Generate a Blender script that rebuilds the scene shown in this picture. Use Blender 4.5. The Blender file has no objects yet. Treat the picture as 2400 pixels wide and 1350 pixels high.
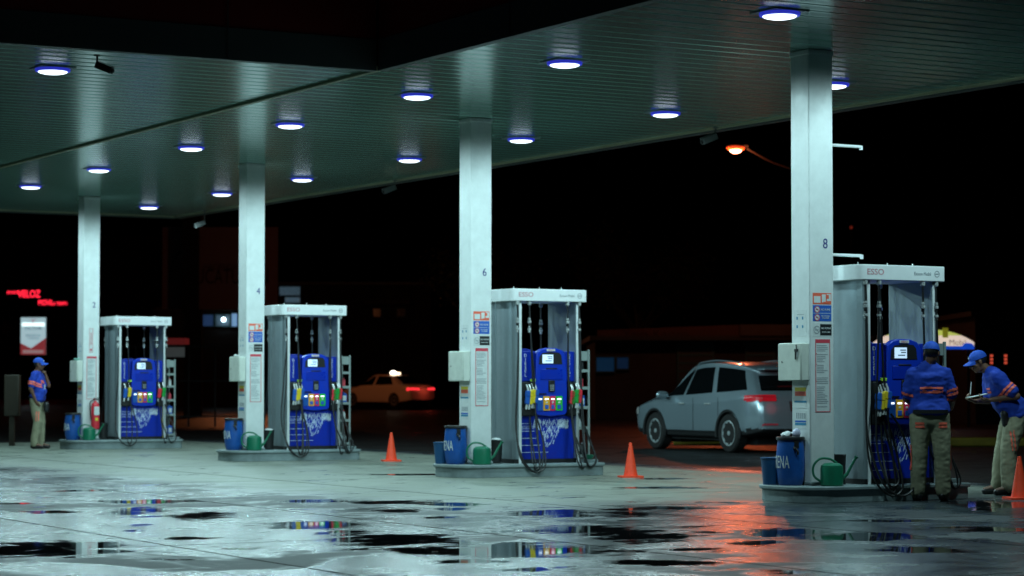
import bpy, bmesh, math, random
from mathutils import Vector, Matrix, noise
R = math.radians
random.seed(7)
scene = bpy.context.scene
COL = scene.collection

# ------------------------------------------------------------------ camera, sky, exposure
CAM_Z = 1.25
cam_d = bpy.data.cameras.new("camera")
cam = bpy.data.objects.new("camera", cam_d); COL.objects.link(cam)
cam.location = (0, 0, CAM_Z)
PITCH = math.atan(222.0 / 5460.0)
cam.rotation_euler = (math.pi / 2 + PITCH, 0, 0)
cam_d.sensor_width = 36.0; cam_d.lens = 81.9; cam_d.clip_start = 0.5; cam_d.clip_end = 2000
cam_d.dof.use_dof = True; cam_d.dof.focus_distance = 21.5; cam_d.dof.aperture_fstop = 2.6
scene.camera = cam

world = bpy.data.worlds.new("World"); scene.world = world; world.use_nodes = True
wn = world.node_tree
bg = wn.nodes["Background"]
sky = wn.nodes.new("ShaderNodeTexSky"); sky.sky_type = 'NISHITA'; sky.sun_disc = False
sky.sun_elevation = R(-7); sky.sun_rotation = R(200); sky.altitude = 100
wn.links.new(sky.outputs[0], bg.inputs[0]); bg.inputs[1].default_value = 0.05

scene.view_settings.view_transform = 'Standard'; scene.view_settings.look = 'None'
scene.view_settings.exposure = 0.0; scene.view_settings.gamma = 1.0
scene.cycles.use_denoising = True
scene.cycles.max_bounces = 8; scene.cycles.diffuse_bounces = 4; scene.cycles.glossy_bounces = 5
scene.cycles.sample_clamp_indirect = 6.0
scene.cycles.caustics_reflective = False; scene.cycles.caustics_refractive = False

# key levels of the night lights
LAMP_W = 280.0            # each canopy lamp
LAMP_COL = (0.61, 0.96, 1.0)
LENS_E = 2.8
SODIUM_W = 420.0

# ------------------------------------------------------------------ frames
TH = R(30)
OX, OY = -0.50, 31.2                       # foot of the column numbered 6
def S(u, v, z=0.0):
    return Vector((OX + u * math.cos(TH) - v * math.sin(TH), OY + u * math.sin(TH) + v * math.cos(TH), z))
CEIL = 4.79
ISL = 0.17
COLS = [(2, 15.1), (4, 7.42), (6, -0.02), (8, -7.4)]

# ------------------------------------------------------------------ materials
MATS = {}
def mat(name, col, rough=0.5, metal=0.0, emit=0.0, ecol=None, var=0.0, vscale=6.0, bump=0.0, bscale=60.0, coat=0.0, spec=0.5, alpha=1.0, trans=0.0):
    if name in MATS: return MATS[name]
    m = bpy.data.materials.new(name); m.use_nodes = True
    nt = m.node_tree; b = nt.nodes["Principled BSDF"]
    b.inputs["Base Color"].default_value = (*col, 1); b.inputs["Roughness"].default_value = rough
    b.inputs["Metallic"].default_value = metal; b.inputs["Coat Weight"].default_value = coat
    b.inputs["Specular IOR Level"].default_value = spec
    b.inputs["Transmission Weight"].default_value = trans
    if emit:
        b.inputs["Emission Color"].default_value = (*(ecol or col), 1); b.inputs["Emission Strength"].default_value = emit
    if var or bump:
        tc = nt.nodes.new("ShaderNodeTexCoord")
    if var:
        n = nt.nodes.new("ShaderNodeTexNoise"); n.inputs["Scale"].default_value = vscale; n.inputs["Detail"].default_value = 6
        n.inputs["Roughness"].default_value = 0.65
        nt.links.new(tc.outputs["Object"], n.inputs["Vector"])
        mr = nt.nodes.new("ShaderNodeMapRange"); mr.inputs[1].default_value = 0.3; mr.inputs[2].default_value = 0.7
        mr.inputs[3].default_value = 1 - var; mr.inputs[4].default_value = 1 + var * 0.4
        nt.links.new(n.outputs[0], mr.inputs[0])
        mx = nt.nodes.new("ShaderNodeVectorMath"); mx.operation = 'SCALE'; mx.inputs[0].default_value = col
        nt.links.new(mr.outputs[0], mx.inputs["Scale"]); nt.links.new(mx.outputs[0], b.inputs["Base Color"])
        mr2 = nt.nodes.new("ShaderNodeMapRange"); mr2.inputs[1].default_value = 0.3; mr2.inputs[2].default_value = 0.7
        mr2.inputs[3].default_value = min(1, rough + .12); mr2.inputs[4].default_value = max(.02, rough - .06)
        nt.links.new(n.outputs[0], mr2.inputs[0]); nt.links.new(mr2.outputs[0], b.inputs["Roughness"])
    if bump:
        n2 = nt.nodes.new("ShaderNodeTexNoise"); n2.inputs["Scale"].default_value = bscale; n2.inputs["Detail"].default_value = 4
        nt.links.new(tc.outputs["Object"], n2.inputs["Vector"])
        bp = nt.nodes.new("ShaderNodeBump"); bp.inputs["Strength"].default_value = bump; bp.inputs["Distance"].default_value = 0.01
        nt.links.new(n2.outputs[0], bp.inputs["Height"]); nt.links.new(bp.outputs[0], b.inputs["Normal"])
    MATS[name] = m; return m

WHITE = mat("white_painted_steel", (0.72, 0.76, 0.76), 0.34, var=0.16, vscale=3.0, bump=0.05, bscale=25)
WHITE2 = mat("white_plastic", (0.74, 0.77, 0.78), 0.35, var=0.08, vscale=5)
BOXW = mat("cream_enamel", (0.62, 0.66, 0.60), 0.42, var=0.12, vscale=7)
STEEL = mat("brushed_grey_panel", (0.33, 0.40, 0.44), 0.34, metal=0.55, var=0.12, vscale=3)
CHROME = mat("chrome", (0.70, 0.74, 0.74), 0.25, metal=0.35)
BLUE = mat("gloss_blue_plastic", (0.003, 0.036, 0.48), 0.34, var=0.12, vscale=4)
BLUE2 = mat("blue_side_panel", (0.003, 0.027, 0.40), 0.30, var=0.12, vscale=4)
BLUED = mat("blue_drum_plastic", (0.008, 0.085, 0.36), 0.38, var=0.2, vscale=8, bump=0.05)
BLACK = mat("black_rubber", (0.008, 0.009, 0.010), 0.42)
BLACKP = mat("black_plastic", (0.010, 0.011, 0.012), 0.5)
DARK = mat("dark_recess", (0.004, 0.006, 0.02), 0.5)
GREEN = mat("green_plastic", (0.006, 0.16, 0.085), 0.35, var=0.15, vscale=9)
YEL = mat("yellow_plastic", (0.75, 0.55, 0.02), 0.4)
RED = mat("red_plastic", (0.70, 0.03, 0.05), 0.4)
NGREEN = mat("nozzle_green", (0.01, 0.30, 0.05), 0.4)
NBLUE = mat("nozzle_blue", (0.01, 0.10, 0.45), 0.4)
ORANGE = mat("fluorescent_orange", (1.0, 0.07, 0.018), 0.55, var=0.12, vscale=12)
CONC = mat("painted_kerb_concrete", (0.24, 0.30, 0.31), 0.5, var=0.4, vscale=2.5, bump=0.25, bscale=40)
PAPER = mat("paper_white", (0.66, 0.70, 0.70), 0.55, var=0.1, vscale=20)
PRED = mat("print_red", (0.62, 0.06, 0.09), 0.5)
PORA = mat("print_orange", (0.80, 0.13, 0.07), 0.5)
PBLU = mat("print_blue", (0.015, 0.11, 0.50), 0.5)
PBLK = mat("print_black", (0.008, 0.012, 0.014), 0.5)
PGRY = mat("print_grey", (0.30, 0.33, 0.36), 0.5)
PYEL = mat("print_yellow", (0.75, 0.60, 0.05), 0.5)
PTEAL = mat("print_teal", (0.02, 0.22, 0.40), 0.5)
PNAVY = mat("number_navy", (0.03, 0.04, 0.20), 0.5)
FADED = mat("faded_red_letter", (0.52, 0.20, 0.24), 0.5)
SCREEN = mat("lit_display", (0.6, 0.75, 0.9), 0.3, emit=0.75, ecol=(0.55, 0.75, 1.0))
LEDW = mat("lit_price_digit", (0.8, 0.9, 1.0), 0.3, emit=2.2, ecol=(0.75, 0.88, 1.0))
SKIN = mat("brown_skin", (0.16, 0.075, 0.045), 0.5, var=0.1, vscale=20)
HAIR = mat("black_hair", (0.008, 0.007, 0.006), 0.6)
SHIRT = mat("blue_work_shirt", (0.006, 0.045, 0.42), 0.8, var=0.15, vscale=8, bump=0.3, bscale=14)
TROU = mat("khaki_trousers", (0.27, 0.26, 0.17), 0.85, var=0.15, vscale=8, bump=0.4, bscale=12)
REFL = mat("orange_reflective_band", (0.95, 0.16, 0.10), 0.5, emit=0.0)
SHOE = mat("black_shoe", (0.008, 0.008, 0.009), 0.4)
GLASS = mat("dark_car_glass", (0.004, 0.006, 0.007), 0.06, spec=0.6)
TYRE = mat("tyre_rubber", (0.010, 0.010, 0.010), 0.7)
ALLOY = mat("alloy_wheel", (0.55, 0.62, 0.64), 0.3, metal=0.35)
SILVER = mat("silver_blue_car_paint", (0.36, 0.46, 0.52), 0.24, metal=0.5, coat=0.8)
TAXI = mat("cream_taxi_paint", (0.72, 0.62, 0.52), 0.35, coat=0.5)
CLAD = mat("dark_cladding", (0.012, 0.013, 0.014), 0.55)

# ------------------------------------------------------------------ mesh builder
class MB:
    def __init__(s): s.v = []; s.f = []; s.m = []; s.mats = []
    def mi(s, m):
        if m not in s.mats: s.mats.append(m)
        return s.mats.index(m)
    def add(s, vs, fs, m, M=None):
        o = len(s.v); k = s.mi(m)
        s.v += [tuple(M @ Vector(p)) if M else tuple(p) for p in vs]
        s.f += [tuple(i + o for i in f) for f in fs]; s.m += [k] * len(fs); return s
    def box(s, c, d, m, M=None):
        x, y, z = c; a, b, h = d[0] / 2, d[1] / 2, d[2] / 2
        vs = [(x + i * a, y + j * b, z + k * h) for i in (-1, 1) for j in (-1, 1) for k in (-1, 1)]
        fs = [(0, 1, 3, 2), (4, 6, 7, 5), (0, 4, 5, 1), (2, 3, 7, 6), (0, 2, 6, 4), (1, 5, 7, 3)]
        return s.add(vs, fs, m, M)
    def lathe(s, prof, m, c=(0, 0, 0), n=24, M=None, arc=None):
        vs = []; fs = []; k = len(prof)
        for i in range(n):
            a = 2 * math.pi * i / n
            for r, z in prof: vs.append((c[0] + r * math.cos(a), c[1] + r * math.sin(a), c[2] + z))
        for i in range(n):
            j = (i + 1) % n
            for q in range(k - 1): fs.append((i * k + q, j * k + q, j * k + q + 1, i * k + q + 1))
        fs.append(tuple(i * k for i in range(n))[::-1]); fs.append(tuple(i * k + k - 1 for i in range(n)))
        return s.add(vs, fs, m, M)
    def prism(s, poly, z0, z1, m, M=None):
        n = len(poly)
        vs = [(x, y, z0) for x, y in poly] + [(x, y, z1) for x, y in poly]
        fs = [tuple(range(n))[::-1], tuple(range(n, 2 * n))] + [(i, (i + 1) % n, n + (i + 1) % n, n + i) for i in range(n)]
        return s.add(vs, fs, m, M)
    def tube(s, pts, r, m, n=8, M=None):
        pts = [Vector(p) for p in pts]; rs = r if isinstance(r, (list, tuple)) else [r] * len(pts)
        vs = []; fs = []; prev = None
        for i, p in enumerate(pts):
            t = (pts[min(i + 1, len(pts) - 1)] - pts[max(i - 1, 0)]).normalized()
            if prev is None:
                ref = Vector((0, 0, 1)) if abs(t.z) < .9 else Vector((1, 0, 0)); a = t.cross(ref).normalized()
            else: a = (prev - t * prev.dot(t)).normalized()
            b = t.cross(a); prev = a
            for k in range(n):
                q = 2 * math.pi * k / n; vs.append(p + (a * math.cos(q) + b * math.sin(q)) * rs[i])
        for i in range(len(pts) - 1):
            for k in range(n):
                l = (k + 1) % n; fs.append((i * n + k, i * n + l, (i + 1) * n + l, (i + 1) * n + k))
        fs.append(tuple(range(n))[::-1]); fs.append(tuple((len(pts) - 1) * n + k for k in range(n)))
        return s.add(vs, fs, m, M)
    def caps(s, p0, r0, p1, r1, m, n=12, flat=None):
        """tapered capsule; flat = (axis vector, factor) squashes it"""
        p0 = Vector(p0); p1 = Vector(p1); d = (p1 - p0); L = max(d.length, 1e-5); t = d / L
        pts = []; rs = []
        for q in (-85, -60, -35, -12): pts.append(p0 + t * math.sin(R(q)) * r0); rs.append(r0 * math.cos(R(q)))
        for w in (0, .33, .66, 1): pts.append(p0 + d * w); rs.append(r0 + (r1 - r0) * w)
        for q in (12, 35, 60, 85): pts.append(p1 + t * math.sin(R(q)) * r1); rs.append(r1 * math.cos(R(q)))
        o = len(s.v); s.tube(pts, rs, m, n)
        if flat:
            ax = Vector(flat[0]).normalized(); c = (p0 + p1) / 2
            for i in range(o, len(s.v)):
                p = Vector(s.v[i]); s.v[i] = tuple(p + ax * ((p - c).dot(ax)) * (flat[1] - 1))
        return s
    def ell(s, c, rad, m, M=None, n=16):
        prof = [(math.cos(R(a)), math.sin(R(a))) for a in range(-85, 86, 17)]
        T = Matrix.Translation(Vector(c)) @ (M or Matrix.Identity(4)) @ Matrix.Diagonal((*rad, 1))
        return s.lathe(prof, m, n=n, M=T)
    def mesh(s, name, sharp=35):
        me = bpy.data.meshes.new(name); me.from_pydata([tuple(v) for v in s.v], [], s.f)
        for m in s.mats: me.materials.append(m)
        me.polygons.foreach_set("material_index", s.m)
        me.validate(); me.update()
        bm = bmesh.new(); bm.from_mesh(me); bmesh.ops.recalc_face_normals(bm, faces=bm.faces); bm.to_mesh(me); bm.free()
        if sharp:
            me.polygons.foreach_set("use_smooth", [True] * len(me.polygons)); me.set_sharp_from_angle(angle=R(sharp))
        return me
    def build(s, name, parent=None, loc=(0, 0, 0), rot=(0, 0, 0), bevel=0.0, sharp=35, seg=2):
        o = bpy.data.objects.new(name, s.mesh(name, sharp)); COL.objects.link(o)
        o.location = loc; o.rotation_euler = rot
        if parent: o.parent = parent
        if bevel:
            b = o.modifiers.new("bevel", 'BEVEL'); b.width = bevel; b.segments = seg; b.limit_method = 'ANGLE'; b.angle_limit = R(40)
        return o

def tag(o, label=None, cat=None, group=None, kind=None):
    if label: o["label"] = label
    if cat: o["category"] = cat
    if group: o["group"] = group
    if kind: o["kind"] = kind
    return o
def thing(name, loc, rz, label, cat, group=None):
    o = bpy.data.objects.new(name, None); COL.objects.link(o); o.empty_display_size = 0.2
    o.location = loc; o.rotation_euler = (0, 0, rz); return tag(o, label, cat, group)
def children(o): return [c for c in bpy.data.objects if c.parent == o]
KIDS = {}
def copy_tree(o, parent=None, kids=None):
    kids = kids if kids is not None else KIDS
    c = o.copy(); COL.objects.link(c)
    if parent: c.parent = parent
    for ch in children(o): copy_tree(ch, c)
    return c
def text_mesh(body, size, m, sx=1.0, depth=0.002, align='CENTER', spacing=1.0):
    cu = bpy.data.curves.new("lettering", 'FONT'); cu.body = body; cu.size = size; cu.extrude = depth
    cu.align_x = align; cu.align_y = 'CENTER'; cu.space_character = spacing; cu.resolution_u = 3
    t = bpy.data.objects.new("tmp_text", cu); COL.objects.link(t)
    dg = bpy.context.evaluated_depsgraph_get(); dg.update()
    me = bpy.data.meshes.new_from_object(t.evaluated_get(dg)); bpy.data.objects.remove(t)
    me.name = "lettering"; me.materials.clear(); me.materials.append(m)
    for v in me.vertices: v.co.x *= sx
    return me
def lettering(body, size, m, parent, loc, rot, sx=1.0, name="lettering", **k):
    o = bpy.data.objects.new(name, text_mesh(body, size, m, sx, **k)); COL.objects.link(o)
    o.location = loc; o.rotation_euler = rot; o.parent = parent; return o
FRONT = (R(90), 0, 0)              # readable from local -y
LEFT = (R(90), 0, R(-90))          # readable from local -x
def spline(pts, n=8):
    P = [Vector(p) for p in pts]; P = [P[0] * 2 - P[1]] + P + [P[-1] * 2 - P[-2]]; out = []
    for i in range(1, len(P) - 2):
        for k in range(n):
            t = k / n; a, b, c, d = P[i - 1], P[i], P[i + 1], P[i + 2]
            out.append(0.5 * ((2 * b) + (c - a) * t + (2 * a - 5 * b + 4 * c - d) * t * t + (3 * b - a - 3 * c + d) * t ** 3))
    out.append(P[-2]); return out
def rrect(x0, x1, y0, y1, r, n=5, rs=None):
    rs = rs or (r, r, r, r); out = []
    for (cx, cy, a0, rr) in ((x1, y1, 0, rs[0]), (x0, y1, 90, rs[1]), (x0, y0, 180, rs[2]), (x1, y0, 270, rs[3])):
        ccx = cx - rr if cx == x1 else cx + rr; ccy = cy - rr if cy == y1 else cy + rr
        for k in range(n + 1):
            a = R(a0 + 90 * k / n); out.append((ccx + rr * math.cos(a), ccy + rr * math.sin(a)))
    return out

# ------------------------------------------------------------------ ground
def px_ground(px, py, z=0.0):
    """world point on the floor that a pixel of the 2400x1350 photograph measured to (used for surveying only)"""
    x = (px - 1200) / 5460; y = (675 - py) / 5460; cp, sp = math.cos(PITCH), math.sin(PITCH)
    d = Vector((x, cp - y * sp, sp + y * cp)); t = (z - CAM_Z) / d.z
    return Vector((d.x * t, d.y * t, z))
PUDDLES = [  # centre and half extents surveyed from the photograph
 (120,1286,190,17),(20,1290,120,14),(355,1176,120,4),(320,1198,72,8),(490,1208,75,9),(330,1232,28,3),(318,1243,24,3),
 (740,1230,125,8),(800,1249,60,5),(930,1265,150,11),(1010,1290,90,11),(1210,1287,240,14),(1180,1300,120,6),
 (730,1175,70,4),(930,1177,115,4),(930,1197,52,4),(1070,1182,60,4),(1060,1193,40,3),(1030,1213,44,3),(440,1262,60,4),(560,1286,50,3),
 (1290,1203,90,8),(1470,1205,60,6),(1480,1193,70,3),(1580,1191,110,4),(1380,1242,135,9),(1500,1257,125,12),(1660,1248,44,3),
 (1775,1272,54,6),(1665,1290,75,5),(1590,1321,95,7),(1850,1250,90,11),(2010,1258,150,10),(2262,1182,46,14),(2340,1182,70,8),
 (1840,1340,60,5),(1500,1318,60,5),(1100,1316,90,4),(1700,1178,60,2),(1540,1143,90,2),(1560,1122,60,1.6),(700,1077,120,1.4),(980,1112,120,1.6),
 (1250,1335,50,4),(2150,1290,110,6),(2300,1240,110,5),(2080,1220,90,3),(200,1150,60,1.8),(100,1200,70,3),(30,1180,60,2)]
PW = []
for cx, cy, hw, hh in PUDDLES:
    c = px_ground(cx, cy); s = (cy - 897) / CAM_Z
    PW.append((c.x, c.y, hw / s * 1.03, hh * c.y * c.y / (CAM_Z * 5460) * 1.12))

gm = bpy.data.materials.new("wet_forecourt_concrete"); gm.use_nodes = True
nt = gm.node_tree; N = nt.nodes; L = nt.links; gb = N["Principled BSDF"]
def node(t, **k):
    n = N.new(t)
    for a, b in k.items():
        if a.startswith("i"): n.inputs[int(a[1:])].default_value = b
        else: setattr(n, a, b)
    return n
def math_(op, a, b=None, c=None, clamp=False):
    n = N.new("ShaderNodeMath"); n.operation = op; n.use_clamp = clamp
    for i, x in enumerate((a, b, c)):
        if x is None: continue
        if isinstance(x, (int, float)): n.inputs[i].default_value = x
        else: L.new(x, n.inputs[i])
    return n.outputs[0]
def noise_(scale, detail=5, rough=0.6, vec=None, dist=0.0):
    n = N.new("ShaderNodeTexNoise"); n.inputs["Scale"].default_value = scale; n.inputs["Detail"].default_value = detail
    n.inputs["Roughness"].default_value = rough; n.inputs["Distortion"].default_value = dist
    L.new(vec, n.inputs["Vector"]); return n.outputs[0]
def ramp_(v, a, b, x=0.0, y=1.0, smooth=True):
    n = N.new("ShaderNodeMapRange"); n.interpolation_type = 'SMOOTHSTEP' if smooth else 'LINEAR'
    L.new(v, n.inputs[0]); n.inputs[1].default_value = a; n.inputs[2].default_value = b; n.inputs[3].default_value = x; n.inputs[4].default_value = y
    return n.outputs[0]
def mixc(f, a, b):
    n = N.new("ShaderNodeMix"); n.data_type = 'RGBA'; L.new(f, n.inputs[0])
    for i, x in ((6, a), (7, b)):
        if isinstance(x, tuple): n.inputs[i].default_value = (*x, 1)
        else: L.new(x, n.inputs[i])
    return n.outputs[2]
tc = N.new("ShaderNodeTexCoord"); P = tc.outputs["Object"]       # object space = station frame (u, v)
sep = N.new("ShaderNodeSeparateXYZ"); L.new(P, sep.inputs[0]); gu, gv = sep.outputs[0], sep.outputs[1]
at = N.new("ShaderNodeAttribute"); at.attribute_name = "puddle"
big = noise_(0.45, 4, 0.55, P); mid = noise_(1.6, 6, 0.65, P, 0.4); fine = noise_(9, 6, 0.7, P); grit = noise_(110, 3, 0.7, P)
# wet apron outside the drip line of the main canopy, dry slab under it
uu = math_('ADD', gu, math_('MULTIPLY', math_('SUBTRACT', big, 0.5), 2.6))
dry_l = ramp_(uu, -4.9, -3.4); dry_r = ramp_(gu, 4.2, 3.5); dry_s = ramp_(math_('ADD', gv, math_('MULTIPLY', mid, 2.0)), -7.5, -4.5)
dry = math_('MULTIPLY', math_('MULTIPLY', dry_l, dry_r), dry_s)
# puddle mask: surveyed spots + small free ones
mpw = N.new("ShaderNodeMapping"); mpw.inputs["Rotation"].default_value = (0, 0, TH); mpw.inputs["Scale"].default_value = (1, 2.0, 1); L.new(P, mpw.inputs[0]); PWV = mpw.outputs[0]
edge1 = noise_(1.7, 7, 0.62, PWV, 0.6)
pn = math_('ADD', math_('MULTIPLY', math_('SUBTRACT', edge1, 0.5), 3.0), math_('MULTIPLY', math_('SUBTRACT', fine, 0.5), 0.8))
pn = math_('ADD', pn, math_('MULTIPLY', math_('SUBTRACT', grit, 0.5), 0.5))
pa = math_('ADD', at.outputs["Fac"], pn)
pudA = ramp_(math_('ADD', pa, math_('MULTIPLY', math_('SUBTRACT', grit, 0.5), 0.35)), 0.50, 0.64)
damp = ramp_(pa, 0.15, 0.55)
free = noise_(0.9, 7, 0.6, PWV, 0.3)
frB = math_('MULTIPLY', ramp_(math_('ADD', free, math_('MULTIPLY', math_('SUBTRACT', fine, 0.5), 0.12)), 0.63, 0.66), math_('SUBTRACT', 1.0, dry))
pud = math_('MAXIMUM', pudA, frB)
# slab joints (object space lines) and tar patches
def line(coord, pos, w):
    wob = math_('MULTIPLY', math_('SUBTRACT', mid, 0.5), 0.05)
    return ramp_(math_('ABSOLUTE', math_('SUBTRACT', math_('ADD', coord, wob), pos)), w, w * 0.4)
j = None
for c_, p_ in ((gu, -5.65), (gu, -8.47), (gu, -11.4), (gv, -15.6), (gv, -10.4), (gv, -5.2), (gv, 0.1), (gv, 5.3), (gv, 10.6), (gu, -2.8)):
    l_ = line(c_, p_, 0.03); j = l_ if j is None else math_('MAXIMUM', j, l_)
lou = ramp_(noise_(0.55, 5, 0.6, P, 0.5), 0.53, 0.60)                 # dull, drained patches
lou = math_('MULTIPLY', lou, math_('SUBTRACT', 1.0, dry))
base_wet = mixc(ramp_(mid, 0.35, 0.65), (0.024, 0.032, 0.038), (0.055, 0.068, 0.078))
base_dry = mixc(ramp_(mid, 0.3, 0.7), (0.17, 0.19, 0.16), (0.235, 0.255, 0.215))
base_dry = mixc(ramp_(fine, 0.62, 0.75), base_dry, (0.15, 0.17, 0.155))
col = mixc(dry, base_wet, base_dry)
col = mixc(lou, col, (0.07, 0.075, 0.08))
stain = ramp_(noise_(0.9, 8, 0.7, P, 1.2), 0.56, 0.72)
col = mixc(math_('MULTIPLY', stain, 0.45), col, (0.05, 0.055, 0.055))
spot = ramp_(noise_(5.5, 3, 0.5, P), 0.70, 0.76); col = mixc(math_('MULTIPLY', spot, 0.5), col, (0.03, 0.03, 0.032))
mpt = N.new("ShaderNodeMapping"); mpt.inputs["Scale"].default_value = (2.2, 0.10, 1); L.new(P, mpt.inputs[0])
tyre = ramp_(noise_(1.0, 5, 0.6, mpt.outputs[0], 0.2), 0.58, 0.70); col = mixc(math_('MULTIPLY', tyre, 0.35), col, (0.06, 0.065, 0.065))
col = mixc(math_('MULTIPLY', damp, 0.6), col, (0.05, 0.055, 0.06))
col = mixc(math_('MULTIPLY', j, 0.8), col, (0.02, 0.02, 0.02))
col = mixc(pud, col, (0.012, 0.014, 0.016))
# asphalt road beyond the forecourt
road = math_('MAXIMUM', ramp_(gu, 4.3, 4.5), ramp_(gv, 20.0, 20.3))
col = mixc(road, col, (0.02, 0.02, 0.02))
L.new(col, gb.inputs["Base Color"])
rw = ramp_(mid, 0.3, 0.7, 0.18, 0.30); rd = ramp_(mid, 0.3, 0.7, 0.42, 0.60)
def mixf(f, a, b):
    n = N.new("ShaderNodeMix"); n.data_type = 'FLOAT'; L.new(f, n.inputs[0])
    for i, x in ((2, a), (3, b)):
        if isinstance(x, (int, float)): n.inputs[i].default_value = x
        else: L.new(x, n.inputs[i])
    return n.outputs[0]
rr = mixf(dry, rw, rd); rr = mixf(lou, rr, 0.55); rr = mixf(road, rr, 0.5); rr = mixf(damp, rr, 0.2); rr = mixf(pud, rr, 0.03)
L.new(rr, gb.inputs["Roughness"])
bp = N.new("ShaderNodeBump"); bp.inputs["Distance"].default_value = 0.004
hgt = math_('ADD', math_('MULTIPLY', grit, 1.0), math_('MULTIPLY', fine, 0.25))
L.new(hgt, bp.inputs["Height"]); L.new(mixf(pud, 0.28, 0.0), bp.inputs["Strength"]); L.new(bp.outputs[0], gb.inputs["Normal"])

def axis(lo, hi, step, ext):
    a = []; x = lo
    while x <= hi + 1e-6: a.append(x); x += step
    return [-ext] + [lo - 20] + a + [hi + 20] + [ext]
# the fine patch is laid out in world axes; the object's own frame is the station frame
xs = axis(-9.0, 7.6, 0.083, 700); ys = axis(13.4, 35.0, 0.083, 900)
ys[0] = -300
gv_, gf_ = [], []; att = []
inv = Matrix.Translation((OX, OY, 0)) @ Matrix.Rotation(TH, 4, 'Z'); inv = inv.inverted()
for yy in ys:
    for xx in xs:
        gv_.append(tuple(inv @ Vector((xx, yy, 0)))); a = 0.0
        for (px_, py_, rx_, ry_) in PW:
            dx = (xx - px_) / rx_
            if abs(dx) > 1.7: continue
            dy = (yy - py_) / ry_
            if abs(dy) > 1.7: continue
            a = max(a, 1.0 - 0.5 * (dx * dx + dy * dy))
        att.append(a)
nx = len(xs)
for jj in range(len(ys) - 1):
    for ii in range(nx - 1):
        q = jj * nx + ii; gf_.append((q, q + 1, q + nx + 1, q + nx))
gme = bpy.data.meshes.new("ground"); gme.from_pydata(gv_, [], gf_); gme.materials.append(gm)
ga = gme.attributes.new("puddle", 'FLOAT', 'POINT'); ga.data.foreach_set("value", att)
ground = bpy.data.objects.new("ground", gme); COL.objects.link(ground)
ground.location = (OX, OY, 0); ground.rotation_euler = (0, 0, TH); ground["kind"] = "structure"

spn = mixf(lou, 0.21, 0.08); spn = mixf(math_('MULTIPLY', j, math_('SUBTRACT', 1.0, pud)), spn, 0.0); L.new(spn, gb.inputs["Specular IOR Level"])
# ------------------------------------------------------------------ canopy
def ceiling_material():
    m = bpy.data.materials.new("ribbed_white_ceiling"); m.use_nodes = True; nt = m.node_tree; b = nt.nodes["Principled BSDF"]
    tc = nt.nodes.new("ShaderNodeTexCoord"); sp = nt.nodes.new("ShaderNodeSeparateXYZ"); nt.links.new(tc.outputs["Object"], sp.inputs[0])
    def mm(op, a, b_=None):
        n = nt.nodes.new("ShaderNodeMath"); n.operation = op
        for i, x in enumerate((a, b_)):
            if x is None: continue
            if isinstance(x, (int, float)): n.inputs[i].default_value = x
            else: nt.links.new(x, n.inputs[i])
        return n.outputs[0]
    n = nt.nodes.new("ShaderNodeTexNoise"); n.inputs["Scale"].default_value = 0.9; n.inputs["Detail"].default_value = 5
    mp = nt.nodes.new("ShaderNodeMapping"); mp.inputs["Scale"].default_value = (0.35, 3.0, 1); nt.links.new(tc.outputs["Object"], mp.inputs[0])
    nt.links.new(mp.outputs[0], n.inputs["Vector"])
    cr = nt.nodes.new("ShaderNodeMix"); cr.data_type = 'RGBA'; cr.inputs[6].default_value = (0.17, 0.33, 0.28, 1); cr.inputs[7].default_value = (0.24, 0.44, 0.38, 1)
    nt.links.new(n.outputs[0], cr.inputs[0])
    # one fixed tone step per panel
    pid = mm('FLOOR', mm('DIVIDE', sp.outputs[1], 0.30)); wn_ = nt.nodes.new("ShaderNodeTexWhiteNoise"); wn_.noise_dimensions = '1D'; nt.links.new(pid, wn_.inputs[1])
    sc = nt.nodes.new("ShaderNodeVectorMath"); sc.operation = 'SCALE'; nt.links.new(cr.outputs[2], sc.inputs[0])
    nt.links.new(mm('ADD', mm('MULTIPLY', wn_.outputs[0], 0.10), 0.93), sc.inputs["Scale"]); nt.links.new(sc.outputs[0], b.inputs["Base Color"])
    b.inputs["Roughness"].default_value = 0.21; b.inputs["Metallic"].default_value = 0.3; b.inputs["Specular IOR Level"].default_value = 0.8
    # gently dished pans
    w = mm('SINE', mm('MULTIPLY', sp.outputs[1], 2 * math.pi / 0.30))
    h = mm('ADD', mm('MULTIPLY', w, 0.0020), mm('MULTIPLY', n.outputs[0], 0.002))
    bp = nt.nodes.new("ShaderNodeBump"); bp.inputs["Distance"].default_value = 1.0; bp.inputs["Strength"].default_value = 0.8
    nt.links.new(h, bp.inputs["Height"]); nt.links.new(bp.outputs[0], b.inputs["Normal"])
    return m
CEILM = ceiling_material()
FASG = mat("grey_fascia_aluminium", (0.085, 0.10, 0.10), 0.45, var=0.12, vscale=0.6)
FASR = mat("red_fascia_band", (0.26, 0.010, 0.008), 0.4, var=0.15, vscale=0.5)
TRIM = mat("cream_edge_trim", (0.40, 0.38, 0.24), 0.45)
GROOVE = mat("panel_groove", (0.05, 0.06, 0.055), 0.7)
VEND, VNEAR, UE, US = 19.2, -15.0, 3.4, -3.42
canopy = thing("canopy", S(0, 0, 0), TH, "large flat forecourt canopy with ribbed white ceiling above all pumps", "canopy")
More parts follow.
